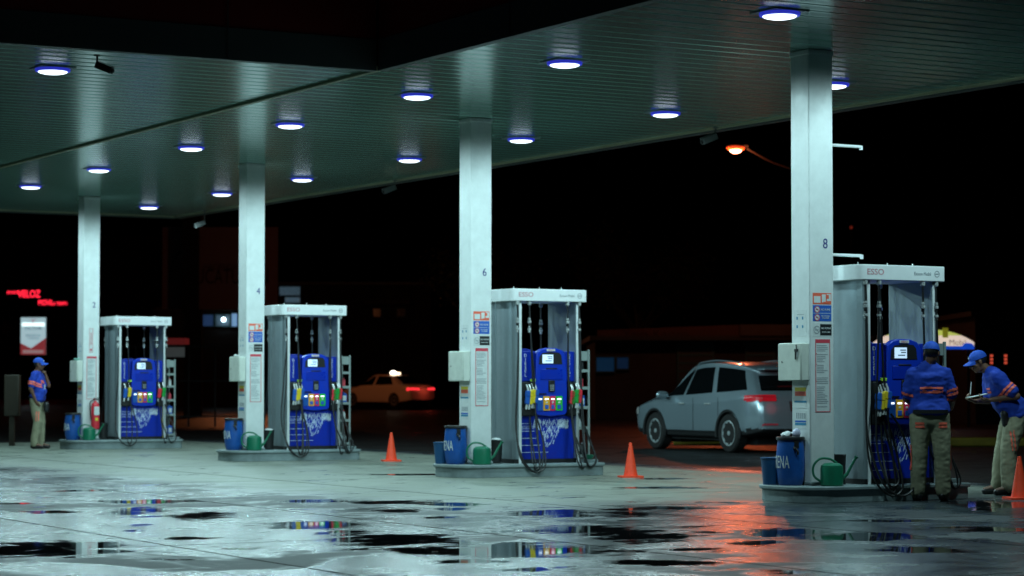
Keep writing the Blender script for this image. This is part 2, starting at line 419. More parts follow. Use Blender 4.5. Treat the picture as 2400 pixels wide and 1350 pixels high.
def pans(u0, u1, v0, v1, name, lab=None):
    b = MB(); k0 = math.floor(v0 / 0.30); k1 = math.ceil(v1 / 0.30)
    b.add([(u0, v0, CEIL + .012), (u1, v0, CEIL + .012), (u1, v1, CEIL + .012), (u0, v1, CEIL + .012)], [(0, 3, 2, 1)], GROOVE)
    for k in range(k0, k1):
        a = max(v0, k * 0.30 + 0.009); c = min(v1, k * 0.30 + 0.291)
        if c - a < .02: continue
        vs = [(u0, a, CEIL + .010), (u0, a + .012, CEIL), (u0, c - .012, CEIL), (u0, c, CEIL + .010)]
        vs += [(u1, y, z) for _, y, z in vs]
        b.add(vs, [(0, 1, 5, 4), (1, 2, 6, 5), (2, 3, 7, 6)], CEILM)
    o = b.build(name, canopy, sharp=0)
    return o
pans(US + .03, UE, VNEAR, VEND, "ceiling_panels"); pans(-22, US - .03, -3.92, VEND, "ceiling_panels")
def rail(u0, v0, u1, v1, z0, z1, t, m, name, bev=0.0):
    b = MB(); d = Vector((u1 - u0, v1 - v0, 0)); ln = d.length; a = math.atan2(d.y, d.x)
    b.box((ln / 2, 0, (z0 + z1) / 2), (ln, t, z1 - z0), m, Matrix.Translation((u0, v0, 0)) @ Matrix.Rotation(a, 4, 'Z'))
    return b.build(name, canopy, bevel=bev)
rail(US, -3.92, US, VEND, CEIL - .035, CEIL + .02, .06, TRIM, "seam_trim")
# lower grey band then red band of the fascia, each edge its own mitred run
FB, FG, FT = CEIL - .05, CEIL + .30, CEIL + 1.35
for (a, b_, c, d) in ((US - .02, VNEAR, US - .02, -4.04), (-22, -3.98, US - .08, -3.98), (UE + .06, VNEAR, UE + .06, VEND), (-22, VEND + .06, UE + .0, VEND + .06), (US + .05, VNEAR - .06, UE, VNEAR - .06)):
    rail(a, b_, c, d, FB, FG, .10, FASG, "fascia_band"); rail(a, b_, c, d, FG + .004, FT, .08, FASR, "fascia_board")
for (a, b_, c, d) in ((UE - .03, VNEAR, UE - .03, VEND), (-22, VEND - .03, UE - .07, VEND - .03), (US + .065, VNEAR, US + .065, -3.98), (-22, -3.89, US - .1, -3.89)):
    rail(a, b_, c, d, CEIL - .03, CEIL + .02, .06, TRIM, "edge_trim")
rb = MB(); rb.box((-9.3, 7.7, CEIL + .9), (25.4, 23.2, .06), FASG); rb.box((0, -9.5, CEIL + .9), (6.7, 11.0, .06), FASG); rb.build("roof_deck", canopy)
# joint lines of the fascia boards
jb = MB()
for uu_ in range(-20, -4, 3): jb.box((uu_ - .3, -4.035, (FB + FT) / 2), (.012, .006, FT - FB - .01), GROOVE)
for vv_ in (-13, -10, -7): jb.box((US - .075, vv_, (FB + FT) / 2), (.006, .012, FT - FB - .01), GROOVE)
jb.build("fascia_joint", canopy)

# lamps
LENS = mat("lit_lamp_lens", (0.9, 0.95, 1.0), 0.3, emit=LENS_E, ecol=(0.80, 0.92, 1.0))
RIM = mat("blue_fringe_glow", (0.03, 0.05, 0.7), 0.4, emit=.38, ecol=(0.05, 0.07, 1.0))  # blue glow ring added for the camera's colour fringing around each lamp
LFR = mat("lamp_plate", (0.30, 0.34, 0.33), 0.4)
lf = MB(); lf.prism(rrect(-.21, .21, -.21, .21, .02), CEIL - .014, CEIL - .001, LFR)
lfm = lf.mesh("lamp_plate")
lr = MB(); lr.lathe([(.195, 0), (.198, -.012), (.192, -.030), (.155, -.032)], RIM, (0, 0, CEIL - .0145), n=28); lrm = lr.mesh("fringe_ring")
ll = MB(); ll.lathe([(.165, -.0325), (.150, -.044), (.11, -.054), (.05, -.059), (.005, -.060)], LENS, (0, 0, CEIL - .0145), n=28); llm = ll.mesh("lens")
LD = bpy.data.lights.new("canopy_lamp", 'SPOT'); LD.spot_size = R(176); LD.spot_blend = .32; LD.shadow_soft_size = .10; LD.energy = LAMP_W; LD.color = LAMP_COL
LAMPS = [(-1.9, -9.4), (-1.9, -5.45), (-1.95, -2.05), (-1.95, 1.68), (-1.94, 5.25), (-1.9, 9.35), (-1.82, 13.1),
         (1.8, -5.45), (1.74, -2.0), (1.74, 1.75), (1.73, 5.23), (1.76, 9.3), (1.78, 12.88), (1.8, 16.65), (-1.85, 16.7),
         (-6.6, -2.1), (-6.6, 1.7), (1.8, -9.3)]
LLAB = {0: "round canopy lamp high above the column numbered 8, nearest of all", 1: "round canopy lamp in the near row, second from the right", 2: "round canopy lamp in the near row, up and left of column 6 top",
        3: "round canopy lamp in the near row, right of column 4 top", 4: "round canopy lamp in the near row between columns 2 and 4", 5: "round canopy lamp straight above the column numbered 2",
        6: "round canopy lamp at the far left, left of column 2", 7: "round canopy lamp half hidden behind column 8", 8: "round canopy lamp in the far row between columns 6 and 8",
        9: "round canopy lamp in the far row just right of column 6", 10: "round canopy lamp in the far row just left of column 6", 11: "round canopy lamp in the far row just right of column 4",
        12: "round canopy lamp in the far row just left of column 4 beside a hanging camera", 13: "round canopy lamp farthest away, right of column 2", 15: "round canopy lamp beside the dark security camera, upper left"}
for i, (a, b_) in enumerate(LAMPS):
    big_w = 1.0
    pl = S(a, b_, CEIL - .13)
    lo = bpy.data.objects.new("canopy_lamp_light", LD); COL.objects.link(lo)
    vis = i in LLAB
    if vis:
        t = thing("ceiling_lamp", S(a, b_, 0), TH, LLAB[i], "lamp", "round lamps under the canopy")
        for nm, me in (("mounting_plate", lfm), ("fringe_ring", lrm), ("lens", llm)):
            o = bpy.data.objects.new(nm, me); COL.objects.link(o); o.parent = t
        lo.location = (0, 0, CEIL - .13); lo.parent = t
    else: lo.location = pl

# ------------------------------------------------------------------ columns with signs
def notice_front(par, x0, x1, z0, z1, m, y=-.1515, t=.003, name="notice"):
    b = MB(); b.box(((x0 + x1) / 2, y - t / 2, (z0 + z1) / 2), (x1 - x0, t, z1 - z0), m); return b.build(name, par)
def plates(par, items, name="notice", face='F'):
    """items: (a0,a1,z0,z1,level,mat) flat printed fields stacked 1.5 mm apart on one sheet"""
    b = MB()
    for a0, a1, z0, z1, lv, m in items:
        d = .1612 + .0016 * lv
        if face == 'F': b.box(((a0 + a1) / 2, -d, (z0 + z1) / 2), (a1 - a0, .0015, z1 - z0), m)
        else: b.box((-d, (a0 + a1) / 2, (z0 + z1) / 2), (.0015, a1 - a0, z1 - z0), m)
    return b.build(name, par)
def ring(b, cx, cz, r, w, d, m, n=20, slash=True):
    vs = []; fs = []
    for k in range(n):
        a = 2 * math.pi * k / n
        for q in (r, r - w): vs.append((cx + q * math.cos(a), -d, cz + q * math.sin(a)))
    for k in range(n):
        l = (k + 1) % n; fs.append((2 * k, 2 * k + 1, 2 * l + 1, 2 * l))
    b.add(vs, fs, m)
    if slash:
        s_ = .707 * (r - w / 2); e = w * .35
        b.add([(cx - s_ - e, -d, cz + s_ - e), (cx - s_ + e, -d, cz + s_ + e), (cx + s_ + e, -d, cz - s_ + e), (cx + s_ - e, -d, cz - s_ - e)], [(0, 1, 2, 3)], m)
for num, vc in COLS:
    t = thing("canopy_column", S(0, vc, 0), TH, f"white square canopy column bearing the number {num}", "column", "white columns holding up the canopy")
    b = MB(); b.box((0, 0, (ISL + CEIL) / 2), (.32, .32, CEIL - ISL - .004), WHITE); b.build("shaft", t, bevel=.014, seg=3)
    b = MB(); b.box((0, 0, CEIL - .03), (.335, .335, .05), WHITE); b.build("cap", t, bevel=.006)
    b = MB(); b.box((0, 0, ISL + .02), (.35, .35, .035), CONC); b.build("base_collar", t, bevel=.008)
    b = MB(); b.box((.0, -.1515, 2.0), (.003, .003, 3.4), GROOVE)
    nsz = .15
    lettering(str(num), nsz, PNAVY, t, (.05, -.162, 2.72), FRONT, sx=.9, name="column_number", depth=.0012)
    if num != 2:
        # orange sign
        it = [(-.12, .125, 2.08, 2.20, 0, PORA), (-.105, -.02, 2.095, 2.165, 1, PAPER), (.0, .05, 2.10, 2.185, 1, PAPER), (.065, .118, 2.115, 2.19, 1, PAPER), (.02, .09, 2.088, 2.108, 2, PORA), (.06, .09, 2.14, 2.18, 2, PORA)]
        plates(t, it, "promotion_sign")
        o = plates(t, [(-.12, .125, 1.90, 2.07, 0, PBLU), (-.12, .125, 1.983, 1.987, 1, PAPER)], "no_smoking_sign")
        rb_ = MB()
        for zz in (2.025, 1.94):
            rb_.lathe([(.033, 0), (.033, .001)], PAPER, n=18, M=Matrix.Translation((-.065, -.1635, zz)) @ Matrix.Rotation(R(90), 4, 'X'))
            ring(rb_, -.065, zz, .036, .007, .1656, PRED)
            rb_.box((-.065, -.1649, zz), (.03, .0006, .012), PBLK)
        rb_.build("pictogram", o)
        lettering("NO FUME", .034, PAPER, o, (.045, -.1645, 2.022), FRONT, sx=.85, depth=.0008)
        lettering("NO UTILIZAR\nCELULARES", .021, PAPER, o, (.045, -.1645, 1.945), FRONT, sx=.85, depth=.0008)
        o = plates(t, [(-.12, .13, 1.735, 1.885, 0, PAPER), (-.025, .125, 1.75, 1.87, 1, PBLK)], "no_smoking_plate")
        rb_ = MB(); ring(rb_, -.07, 1.81, .042, .006, .1652, PGRY); rb_.box((-.07, -.1648, 1.81), (.05, .0006, .008), PGRY); rb_.build("pictogram", o)
        lettering("NO FUMAR", .030, PAPER, o, (.05, -.1665, 1.825), FRONT, sx=.85, depth=.0008)
        lettering("EN ESTA AREA", .020, PAPER, o, (.05, -.1665, 1.785), FRONT, sx=.85, depth=.0008)
        z0, z1 = .94, 1.71
    else:
        o = plates(t, [(-.04, .03, 1.82, 2.28, 0, PAPER), (-.04, -.034, 1.82, 2.28, 1, PRED), (.024, .03, 1.82, 2.28, 1, PRED), (-.034, .024, 2.274, 2.28, 1, PRED), (-.034, .024, 1.82, 1.826, 1, PRED)], "extinguisher_sign")
        a_ = lettering("EXTINTOR", .05, PRED, o, (-.005, -.1645, 2.08), (R(90), R(90), 0), sx=.95, depth=.0008)
        b = MB(); b.add([(-.03, -.1646, 1.89), (.02, -.1646, 1.89), (-.005, -.1646, 1.835)], [(0, 1, 2)], PRED); b.build("arrow", o)
        z0, z1 = .94, 1.75
    it = [(-.115, .12, z0, z1, 0, PAPER)] if num == 0 else [(-.09, .105, z0, z1, 0, PAPER)]
    e = .008
    it += [(-.09, -.09 + e, z0, z1, 1, PRED), (.105 - e, .105, z0, z1, 1, PRED), (-.09 + e, .105 - e, z0, z0 + e, 1, PRED), (-.09 + e, .105 - e, z1 - .04, z1, 1, PRED)]
    zz = z1 - .07; rnd = random.Random(5)
    while zz > z0 + .05:
        if rnd.random() < .82: it.append((-.072, -.072 + .15 * rnd.uniform(.55, 1), zz, zz + .007, 1, PGRY))
        zz -= .019
    for zz in (z1 - .16, z1 - .27, z1 - .45): it.append((-.079, -.073, zz, zz + .01, 2, PRED))
    plates(t, it, "safety_rules_notice")
    # left face: electrical box and prices
    eb = MB(); eb.box((-.16 - .055, .05, 1.47), (.106, .40, .40), BOXW); ebo = eb.build("electrical_box", t, bevel=.012)
    db = MB(); db.box((-.16 - .113, .05, 1.47), (.008, .385, .385), BOXW); db.lathe([(.009, 0), (.009, .006)], BLACKP, n=10, M=Matrix.Translation((-.278, .17, 1.47)) @ Matrix.Rotation(R(-90), 4, 'Y')); db.build("box_door", ebo, bevel=.008)
    it = [(-.10, .11, .98, 1.235, 0, PAPER), (-.09, .10, 1.16, 1.20, 1, PYEL), (-.09, .10, 1.11, 1.158, 1, PORA), (-.10, .11, 1.04, 1.06, 1, PTEAL)]
    o = plates(t, it, "price_sheet", 'L')
    if num == 8: lettering("SUPER", .05, PRED, o, (-.1635, 0.005, 1.135), LEFT, sx=1.1, depth=.0008)
    it = [(-.10, .11, .76, .955, 0, PAPER), (-.09, .10, .80, .825, 1, PTEAL), (-.09, .10, .832, .85, 1, PBLU)] + [(-.08 + .035 * k, -.06 + .035 * k, .87, .93, 1, PGRY) for k in range(5)]
    plates(t, it, "price_sheet", 'L')
    it = [(-.10, .11, 1.74, 2.02, 0, PAPER)] + [(x_, x_ + .022, z_, z_ + .03, 1, PTEAL) for x_ in (-.05, .045) for z_ in (1.83, 1.92)] + [(-.06, .06, 1.97, 1.976, 1, PGRY)]
    plates(t, it, "evacuation_diagram", 'L')
    if num in (4,):
        pass
    if num == 8:
        for zz in (3.80, 2.62):
            bb = MB(); bb.tube([(.16, .0, zz), (.66, .0, zz)], .016, WHITE2, 10); bb.box((.665, 0, zz - .012), (.02, .035, .045), WHITE2); bb.build("sign_bracket", t)
        # a clip of keys on the electrical box
        kb = MB(); kb.tube([(0, 0, 0), (.0, -.004, .025), (0, 0, .05)], .006, BLACKP, 6); kb.box((0, 0, -.01), (.014, .05, .03), BLACKP); kb.box((0, .012, -.06), (.008, .018, .09), BLACKP); kb.box((0, -.02, -.045), (.006, .012, .06), PGRY)
        ko = kb.build("key_bunch", None, S(-.288, vc - .09, 1.60), (0, 0, TH)); tag(ko, "black keys hanging from the door of the cream box on column 8", "keys")

# ------------------------------------------------------------------ kerb islands
for num, vc in COLS:
    t = thing("pump_island", S(0, vc, 0), TH, f"raised grey concrete island carrying pump and column number {num}", "pump island", "raised islands under the pumps")
    up = rrect(-.50, 1.74, -.53, .53, .1, 7, (.06, .36, .36, .06)); dn = rrect(-.475, 1.72, -.505, .505, .1, 7, (.05, .35, .35, .05))
    b = MB(); b.prism(dn, 0, ISL - .045, CONC); b.build("kerb_wall", t, bevel=.004)
    b = MB(); b.prism(up, ISL - .044, ISL, CONC); b.build("kerb_top", t, bevel=.012, seg=3)
    b = MB(); b.box((1.60, .06, ISL + .02), (.25, .80, .04), CONC); b.build("plinth", t, bevel=.006)

# ------------------------------------------------------------------ pumps
HOSE_SETS = {}
def coupling(par, p, m=CHROME, d=Vector((0, 0, -1)), L_=.19):
    b = MB(); z = p[2]
    for (dz, r, h) in ((0, .020, .03), (-.035, .027, .035), (-.075, .018, .03), (-.11, .016, .02), (-.135, .026, .03), (-.168, .018, .03)):
        b.lathe([(r * .8, 0), (r, -.005), (r, -h + .005), (r * .8, -h)], m if dz != -.075 else BLACKP, (p[0], p[1], z + dz), 10)
    return b.build("coupling", par)
PB = 0.19
def make_pump(num):
    t = thing("fuel_pump", (0, 0, 0), TH, None, "fuel pump", "fuel pumps in a row under the canopy")
    H0, H1 = 2.345, 2.51
    b = MB(); b.prism(rrect(-.53, .53, -.25, .25 + PB, .01), ISL, ISL + .055, BLACKP); b.build("plinth", t)
    # end panels: fluted, rounded corners front and back
    for sgn in (-1, 1):
        xo = .50
        out = []
        for k in range(9): a = R(-90 + 22.5 * k * .5 * 1) ; out.append((xo - .055 + .055 * math.cos(R(-90 + 11.25 * k)), -.215 + .055 * math.sin(R(-90 + 11.25 * k))))
        out += [(xo, -.14), (xo - .014, -.125), (xo - .014, -.115), (xo - .002, -.10), (xo - .002, .10 + PB), (xo - .014, .115 + PB), (xo - .014, .125 + PB), (xo, .14 + PB)]
        for k in range(9): out.append((xo - .055 + .055 * math.cos(R(11.25 * k)), .215 + PB + .055 * math.sin(R(11.25 * k))))
        out += [(xo - .075, .27 + PB), (xo - .075, -.27)]
        b = MB(); b.prism([(sgn * x, y) for x, y in out], ISL + .056, H0 - .002, STEEL); b.build("side_panel", t, sharp=40)
        b = MB()
        for yy in (-.2755, .2755 + PB): b.box((sgn * .452, yy, 1.24), (.042, .008, 2.15), WHITE2)
        b.build("edge_strip", t, bevel=.003)
    # header
    b = MB(); b.prism(rrect(-.60, .575, -.315, .315 + PB, .1, 4, (.02, .09, .09, .02)), H0, H1, WHITE2); hd = b.build("header", t, bevel=.008)
    for sg, ro in ((-1, 0), (1, math.pi)):
        lettering("ESSO", .088, FADED, hd, (.385 * sg, -.317 if sg < 0 else .317 + PB, 2.43), (R(90), 0, ro), sx=1.2, depth=.001)
        lettering("Exxon Mobil", .052, PGRY, hd, (.26 if sg < 0 else -.26, -.317 if sg < 0 else .317 + PB, 2.425), (R(90), 0, ro), sx=.9, depth=.001)
    rg = MB(); ring(rg, .46, 2.427, .036, .008, .3175, PGRY, slash=False); rg.box((.46, -.3172, 2.427), (.045, .0006, .012), PGRY); rg.build("emblem", hd)
    bb = MB()
    for x_ in (-.45, -.05, .3): bb.lathe([(.006, 0), (.006, .03), (.003, .035)], CHROME, (x_, -.1, H1), 8)
    bb.build("lifting_bolt", hd)
    # cabinet
    zc = 1.675
    b = MB(); b.box((0, PB / 2, (.82 + zc) / 2), (.846, .40 + PB, zc - .82), BLUE2); b.build("cabinet", t, bevel=.006)
    b = MB(); b.box((0, PB / 2, .50), (.846, .44 + PB, .61), BLUE2); lp = b.build("lower_panel", t, bevel=.006)
    for sg in (-1, 1):
        Mz = Matrix.Translation((0, 0 if sg < 0 else PB, 0)) @ Matrix.Rotation(0 if sg < 0 else math.pi, 4, 'Z')
        for a0, a1 in ((-.425, -.235), (.275, .425)):
            sp = MB(); sp.box(((a0 + a1) / 2, -.215, 1.47), (a1 - a0, .03, .40), BLUE2, Mz); sp.build("fascia_panel", t, bevel=.004)
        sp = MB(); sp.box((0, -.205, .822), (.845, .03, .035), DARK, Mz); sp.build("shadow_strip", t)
    # front only details of the lower panel: white line work and an abstract brush pattern
    ln = MB(); rnd = random.Random(3)
    LW = mat("pale_line_print", (0.62, 0.72, 0.85), 0.5)
    for z_, x1 in ((.70, -.24), (.60, -.20), (.505, -.14), (.41, -.10), (.315, .02)): ln.box(((-.42 + x1) / 2, -.2212, z_), (x1 + .42, .0015, .007), LW)
    for k in range(12): ln.box((-.41 + .018 * k, -.2212, .65), (.005, .0015, .05), LW)
    for k in range(230):
        w = rnd.random(); x = -.22 + .55 * rnd.random(); lo = .64 - .34 * max(0, 1 - abs(x - .03) / .17)
        z = lo + (.74 - lo) * rnd.random() ** .8
        if z < .45 and rnd.random() < .3: continue
        a = R(90 + rnd.uniform(-38, 20)); l_ = rnd.uniform(.012, .035); dx, dz = math.cos(a) * l_, math.sin(a) * l_; q = .0038
        y_ = -.2214 - .0004 * rnd.random()
        ln.add([(x - dx - q, y_, z - dz), (x - dx + q, y_, z - dz), (x + dx + q, y_, z + dz), (x + dx - q, y_, z + dz)], [(0, 1, 2, 3)], LW)
    ln.build("line_decoration", lp, sharp=0)
    # console: arched blue housing standing proud, both faces
    prof = [(-.215, .85), (-.18, .815), (0.03, .795), (.24, .815), (.275, .85), (.285, 1.2), (.255, 1.62), (.21, 1.685), (.12, 1.715), (-.03, 1.72), (-.13, 1.70), (-.20, 1.655), (-.225, 1.2)]
    def upright(poly, y0, y1, m, bm_, Mz):
        n = len(poly); vs = [(x, y0, z) for x, z in poly] + [(x, y1, z) for x, z in poly]
        bm_.add(vs, [tuple(range(n)), tuple(range(n, 2 * n))[::-1]] + [(i, (i + 1) % n, n + (i + 1) % n, n + i) for i in range(n)], m, Mz)
    for sg in (-1, 1):
        Mz = Matrix.Translation((0, 0 if sg < 0 else PB, 0)) @ Matrix.Rotation(0 if sg < 0 else math.pi, 4, 'Z')
        b = MB(); upright(prof, -.285, -.2, BLUE, b, Mz); co = b.build("console", t, bevel=.012, seg=3)
        if sg > 0: continue
        b = MB(); upright([(-.165, 1.50), (.20, 1.50), (.185, 1.62), (.15, 1.655), (.02, 1.665), (-.11, 1.65), (-.155, 1.60)], -.2885, -.2845, BLACKP, b, Mz); b.build("display_surround", co)
        b = MB(); b.box((-.03, -.292, 1.57), (.165, .006, .115), SCREEN)
        sc_ = b.build("display", co)
        b = MB()
        for z_, x0_, x1_ in ((1.60, -.04, .04), (1.575, -.03, .04), (1.545, -.07, .03)): b.box(((x0_ + x1_) / 2, -.2958, z_), (x1_ - x0_, .001, .014), PGRY)
        b.build("display_digits", sc_)
        b = MB(); b.box((.02, -.290, 1.69), (.13, .008, .030), PAPER); nb = b.build("name_badge", co, bevel=.002)
        lettering("ESSO", .030, PRED, nb, (.02, -.2945, 1.69), FRONT, sx=1.3, depth=.0006)
        b = MB(); b.box((.03, -.289, 1.27 + .17), (.17, .012, .018), DARK); b.box((.03, -.2885, 1.36), (.34, .008, .14), BLUE2); b.build("keypad_hood", co, bevel=.003)
        b = MB(); b.box((.03, -.292, 1.205), (.095, .02, .15), BLACKP); cr = b.build("card_reader", co, bevel=.004)
        b = MB()
        for i_ in range(3):
            for j_ in range(4): b.box((.008 + .022 * i_, -.3035, 1.15 + .022 * j_), (.015, .004, .014), PGRY)
        b.build("keypad", cr)
        b = MB()
        b.box((-.125, -.291, 1.10), (.14, .012, .016), DARK); b.build("receipt_slot", co)
        cols_ = [(-.195, -.105, BLUE2), (-.10, .0, YEL), (.004, .09, RED), (.094, .20, NGREEN)]
        PGN = mat("price_green", (0.02, 0.48, 0.04), 0.4); POR = mat("price_orange", (0.85, 0.40, 0.02), 0.4); PRD = mat("price_red", (0.75, 0.03, 0.10), 0.4); PBL = mat("price_blue", (0.01, 0.10, 0.42), 0.4)
        for (a0, a1, _), m_ in zip(cols_, (PBL, POR, PRD, PGN)):
            b = MB(); b.prism(rrect(a0, a1, .875, 1.07, .012), 0, .008, m_, Matrix(((1, 0, 0, 0), (0, 0, -1, -.2855), (0, 1, 0, 0), (0, 0, 0, 1)))); po = b.build("grade_button_panel", co)
            w = a1 - a0; b = MB(); b.box(((a0 + a1) / 2, -.2955, 1.03), (w * .55, .004, .018), LEDW); b.build("price_display", po)
            if m_ is not PBL:
                b = MB(); b.box(((a0 + a1) / 2, -.2965, .925), (w * .55, .006, .055), PBLU); b.box(((a0 + a1) / 2, -.2955, .985), (w * .3, .003, .022), PAPER); b.build("grade_button", po, bevel=.003)
    # vertical grade words, one letter under the other
    for word, x_ in (("DIESEL", -.345), ("GASOLINA", .345)):
        st = .315 / len(word)
        for k, chh in enumerate(word):
            lettering(chh, st * 1.15, PAPER, lp, (x_, -.2325, 1.64 - st * (k + .5)), FRONT, name="grade_letter", depth=.0008)
    # nozzle holders
    hold = []
    for (a0, a1) in ((-.43, -.235), (.30, .425)):
        b = MB(); b.box(((a0 + a1) / 2, -.235, 1.03), (a1 - a0, .07, .46), BLACKP); b.box(((a0 + a1) / 2, -.285, .86), (a1 - a0 - .02, .03, .10), BLACKP)
        hold.append(b.build("nozzle_holder", t, bevel=.006))
        if a0 < 0:
            b = MB(); b.box((-.255, -.275, 1.285), (.075, .03, .035), mat("lime_flag", (0.5, 0.85, 0.05), .4)); b.build("grade_flag", hold[0], bevel=.003)
    return t
def nozzle(par, x, y, z, m, rz=0.0, flip=1):
    M = Matrix.Translation((x, y, z)) @ Matrix.Rotation(rz, 4, 'Z') @ Matrix.Rotation(R(8) * flip, 4, 'Y')
    b = MB(); b.prism(rrect(-.028, .038, -.13, .04, .02), -.026, .026, m, M @ Matrix.Rotation(R(90), 4, 'X')); b.prism(rrect(-.034, .034, -.03, .055, .02), -.03, .03, m, M @ Matrix.Rotation(R(90), 4, 'X'))
    nz = b.build("nozzle", par, bevel=.008)
    b = MB(); b.tube([M @ Vector(p) for p in ((0, 0, .03), (-.012, .0, .08), (-.03, .02, .135))], [.014, .012, .011], CHROME, 8); b.build("spout", nz)
    b = MB(); b.tube([M @ Vector(p) for p in ((0, 0, -.12), (0, 0, -.17), (.0, -.0, -.20))], [.012, .017, .013], CHROME, 8); b.build("swivel", nz)
    return nz
def hose(par, pts, r=.0112):
    b = MB(); b.tube(spline(pts, 8), r, BLACK, 8); h = b.build("hose", par); coupling(h, (pts[0][0], pts[0][1], pts[0][2] - .21))
    b = MB(); b.lathe([(.018, 0), (.027, -.01), (.026, -.045), (.015, -.055)], CHROME, (pts[0][0], pts[0][1], 2.345), 10); b.build("hose_outlet", h)
    return h
def dress(par, num):
    rn = random.Random(num)
    def j(a=.03): return rn.uniform(-a, a)
    yf = -.285
    # front left pair
    low = .045
    if num == 8:
        hose(par, [(-.50, yf, 2.33), (-.50, yf - .01, 1.9), (-.53, yf - .05, 1.3), (-.58, yf - .12, .7), (-.52, yf - .28, .22), (-.32, yf - .34, .06), (-.10, yf - .30, .16), (-.02, yf - .14, .45), (-.08, yf - .06, .75), (-.20, yf - .04, .92)], .0125)
        hose(par, [(-.315, yf, 2.33), (-.33, yf - .01, 1.9), (-.37, yf - .03, 1.3), (-.44, yf - .10, .6), (-.42, yf - .24, .22), (-.34, yf - .26, .16), (-.26, yf - .24, .24), (-.24, yf - .10, .5), (-.30, yf - .04, .84)], .0115)
    else:
        hose(par, [(-.50, yf, 2.33), (-.49, yf - .01, 1.9), (-.54 + j(), yf - .04, 1.3), (-.60 + j(), yf - .10, .65), (-.55 + j(), yf - .22, .25), (-.38 + j(), yf - .27, low + .02), (-.24 + j(), yf - .25, .14), (-.17 + j(), yf - .10, .45), (-.22, yf - .03, .80)])
        hose(par, [(-.315, yf, 2.33), (-.30 + j(.01), yf - .01, 1.9), (-.27 + j(), yf - .03, 1.3), (-.26 + j(), yf - .10, .65), (-.30 + j(), yf - .23, .2), (-.35 + j(), yf - .25, low + .05), (-.37 + j(), yf - .22, .2), (-.34 + j(), yf - .08, .5), (-.325, yf - .03, .80)])
    hose(par, [(.285, yf, 2.33), (.29 + j(.01), yf - .01, 1.9), (.28 + j(), yf - .02, 1.3), (.30 + j(), yf - .10, .6), (.32 + j(), yf - .23, .2), (.38 + j(), yf - .24, low + .06), (.42 + j(), yf - .20, .25), (.37 + j(), yf - .07, .55), (.345, yf - .03, .80)])
    hose(par, [(.47, yf, 2.33), (.475 + j(.01), yf - .01, 1.9), (.48 + j(.01), yf - .03, 1.3), (.46 + j(), yf - .10, .65), (.44 + j(), yf - .24, .25), (.50 + j(), yf - .25, low + .07), (.58 + j(), yf - .22, .22), (.54 + j(), yf - .08, .55), (.44, yf - .03, .84)])
    # rear hoses
    for x_ in (-.47, -.285, .315, .50):
        hose(par, [(x_, .285 + PB, 2.33), (x_ + .01, .295 + PB, 1.9), (x_ + j(), .33 + PB, 1.2), (x_ + j(), .45 + PB, .5), (x_ + .06, .53 + PB, .12), (x_ + .11 + j(), .48 + PB, .4), (x_ + .08, .33 + PB, .82)])
def pump_nozzles(par, num):
    y = -.325
    if num == 2: setn = ((-.36, NBLUE), (-.275, YEL), (.33, RED), (.415, NGREEN))
    else: setn = ((-.32, YEL), (-.235, NBLUE), (.345, NGREEN), (.445, RED))
    for k, (x_, m) in enumerate(setn):
        nozzle(par, x_, y, 1.09 + (.015 if k % 2 else 0), m)
pump_word = {2: "farthest away behind the column numbered 2", 4: "beside the column numbered 4", 6: "beside the column numbered 6 between the cones", 8: "nearest of all, beside column 8 with a worker in front"}
proto = make_pump(6)
for num, vc in COLS:
    p = proto if num == 2 else copy_tree(proto)
    p.location = S(.985, vc, 0); p["label"] = "blue and white fuel pump " + pump_word[num]
    dress(p, num); pump_nozzles(p, num)

# ------------------------------------------------------------------ drums, cans, bins, buckets
RIMB = mat("drum_rim_black", (0.012, 0.012, 0.013), 0.45)
def bent_text(word, size, radius, ang, z, sx):
    me = text_mesh(word, size, PAPER, sx, depth=.001)
    for v in me.vertices:
        a = ang + v.co.x / radius; rr_ = radius + .0015 + v.co.z
        v.co = Vector((rr_ * math.sin(a), -rr_ * math.cos(a), z + v.co.y))
    return me
drum = MB(); drum.lathe([(.118, 0), (.125, .01), (.142, .10), (.150, .20), (.150, .33), (.142, .42), (.136, .46), (.136, .475)], BLUED, n=32)
dm = drum.mesh("drum_shell")
rimb = MB(); rimb.lathe([(.136, .476), (.150, .478), (.152, .495), (.147, .51), (.10, .512)], RIMB, n=32); rimm = rimb.mesh("lid_ring")
ear = MB(); ear.tube([(.02, -.148, .40), (.03, -.175, .39), (.055, -.178, .36), (.06, -.152, .33)], .013, RIMB, 6); ear.box((.045, -.150, .43), (.05, .02, .08), RIMB); earm = ear.mesh("handle")
drum_words = {2: "blue sand drum at the foot of column 2 under the extinguisher", 4: "blue sand drum with white letters at the foot of column 4", 6: "blue sand drum with white letters at the foot of column 6", 8: "large near blue sand drum with white rags on its lid, at column 8"}
drum_text = bent_text("ARENA", .19, .152, R(-60), .24, .42)
can_w = {2: "green watering can on the island below the fire extinguisher", 4: "green watering can in front of the column numbered 4", 6: "green watering can in front of the column numbered 6", 8: "dark green watering can nearest the viewer at column 8"}
bin_w = {2: "small black bin in the gap behind column 2", 4: "black bin with white top between column 4 and its pump", 6: "black bin with white top between column 6 and its pump", 8: "black bin in the shade between column 8 and its pump"}
cb = MB(); cb.lathe([(.098, 0), (.104, .008), (.104, .16), (.098, .185), (.07, .205), (.03, .21)], GREEN, n=28); cbm = cb.mesh("can_body")
ch = MB(); ch.tube(spline([(-.09, 0, .03), (-.165, 0, .09), (-.17, 0, .18), (-.11, 0, .245), (-.02, 0, .245), (.05, 0, .205)], 6), .011, GREEN, 8); chm = ch.mesh("handle")
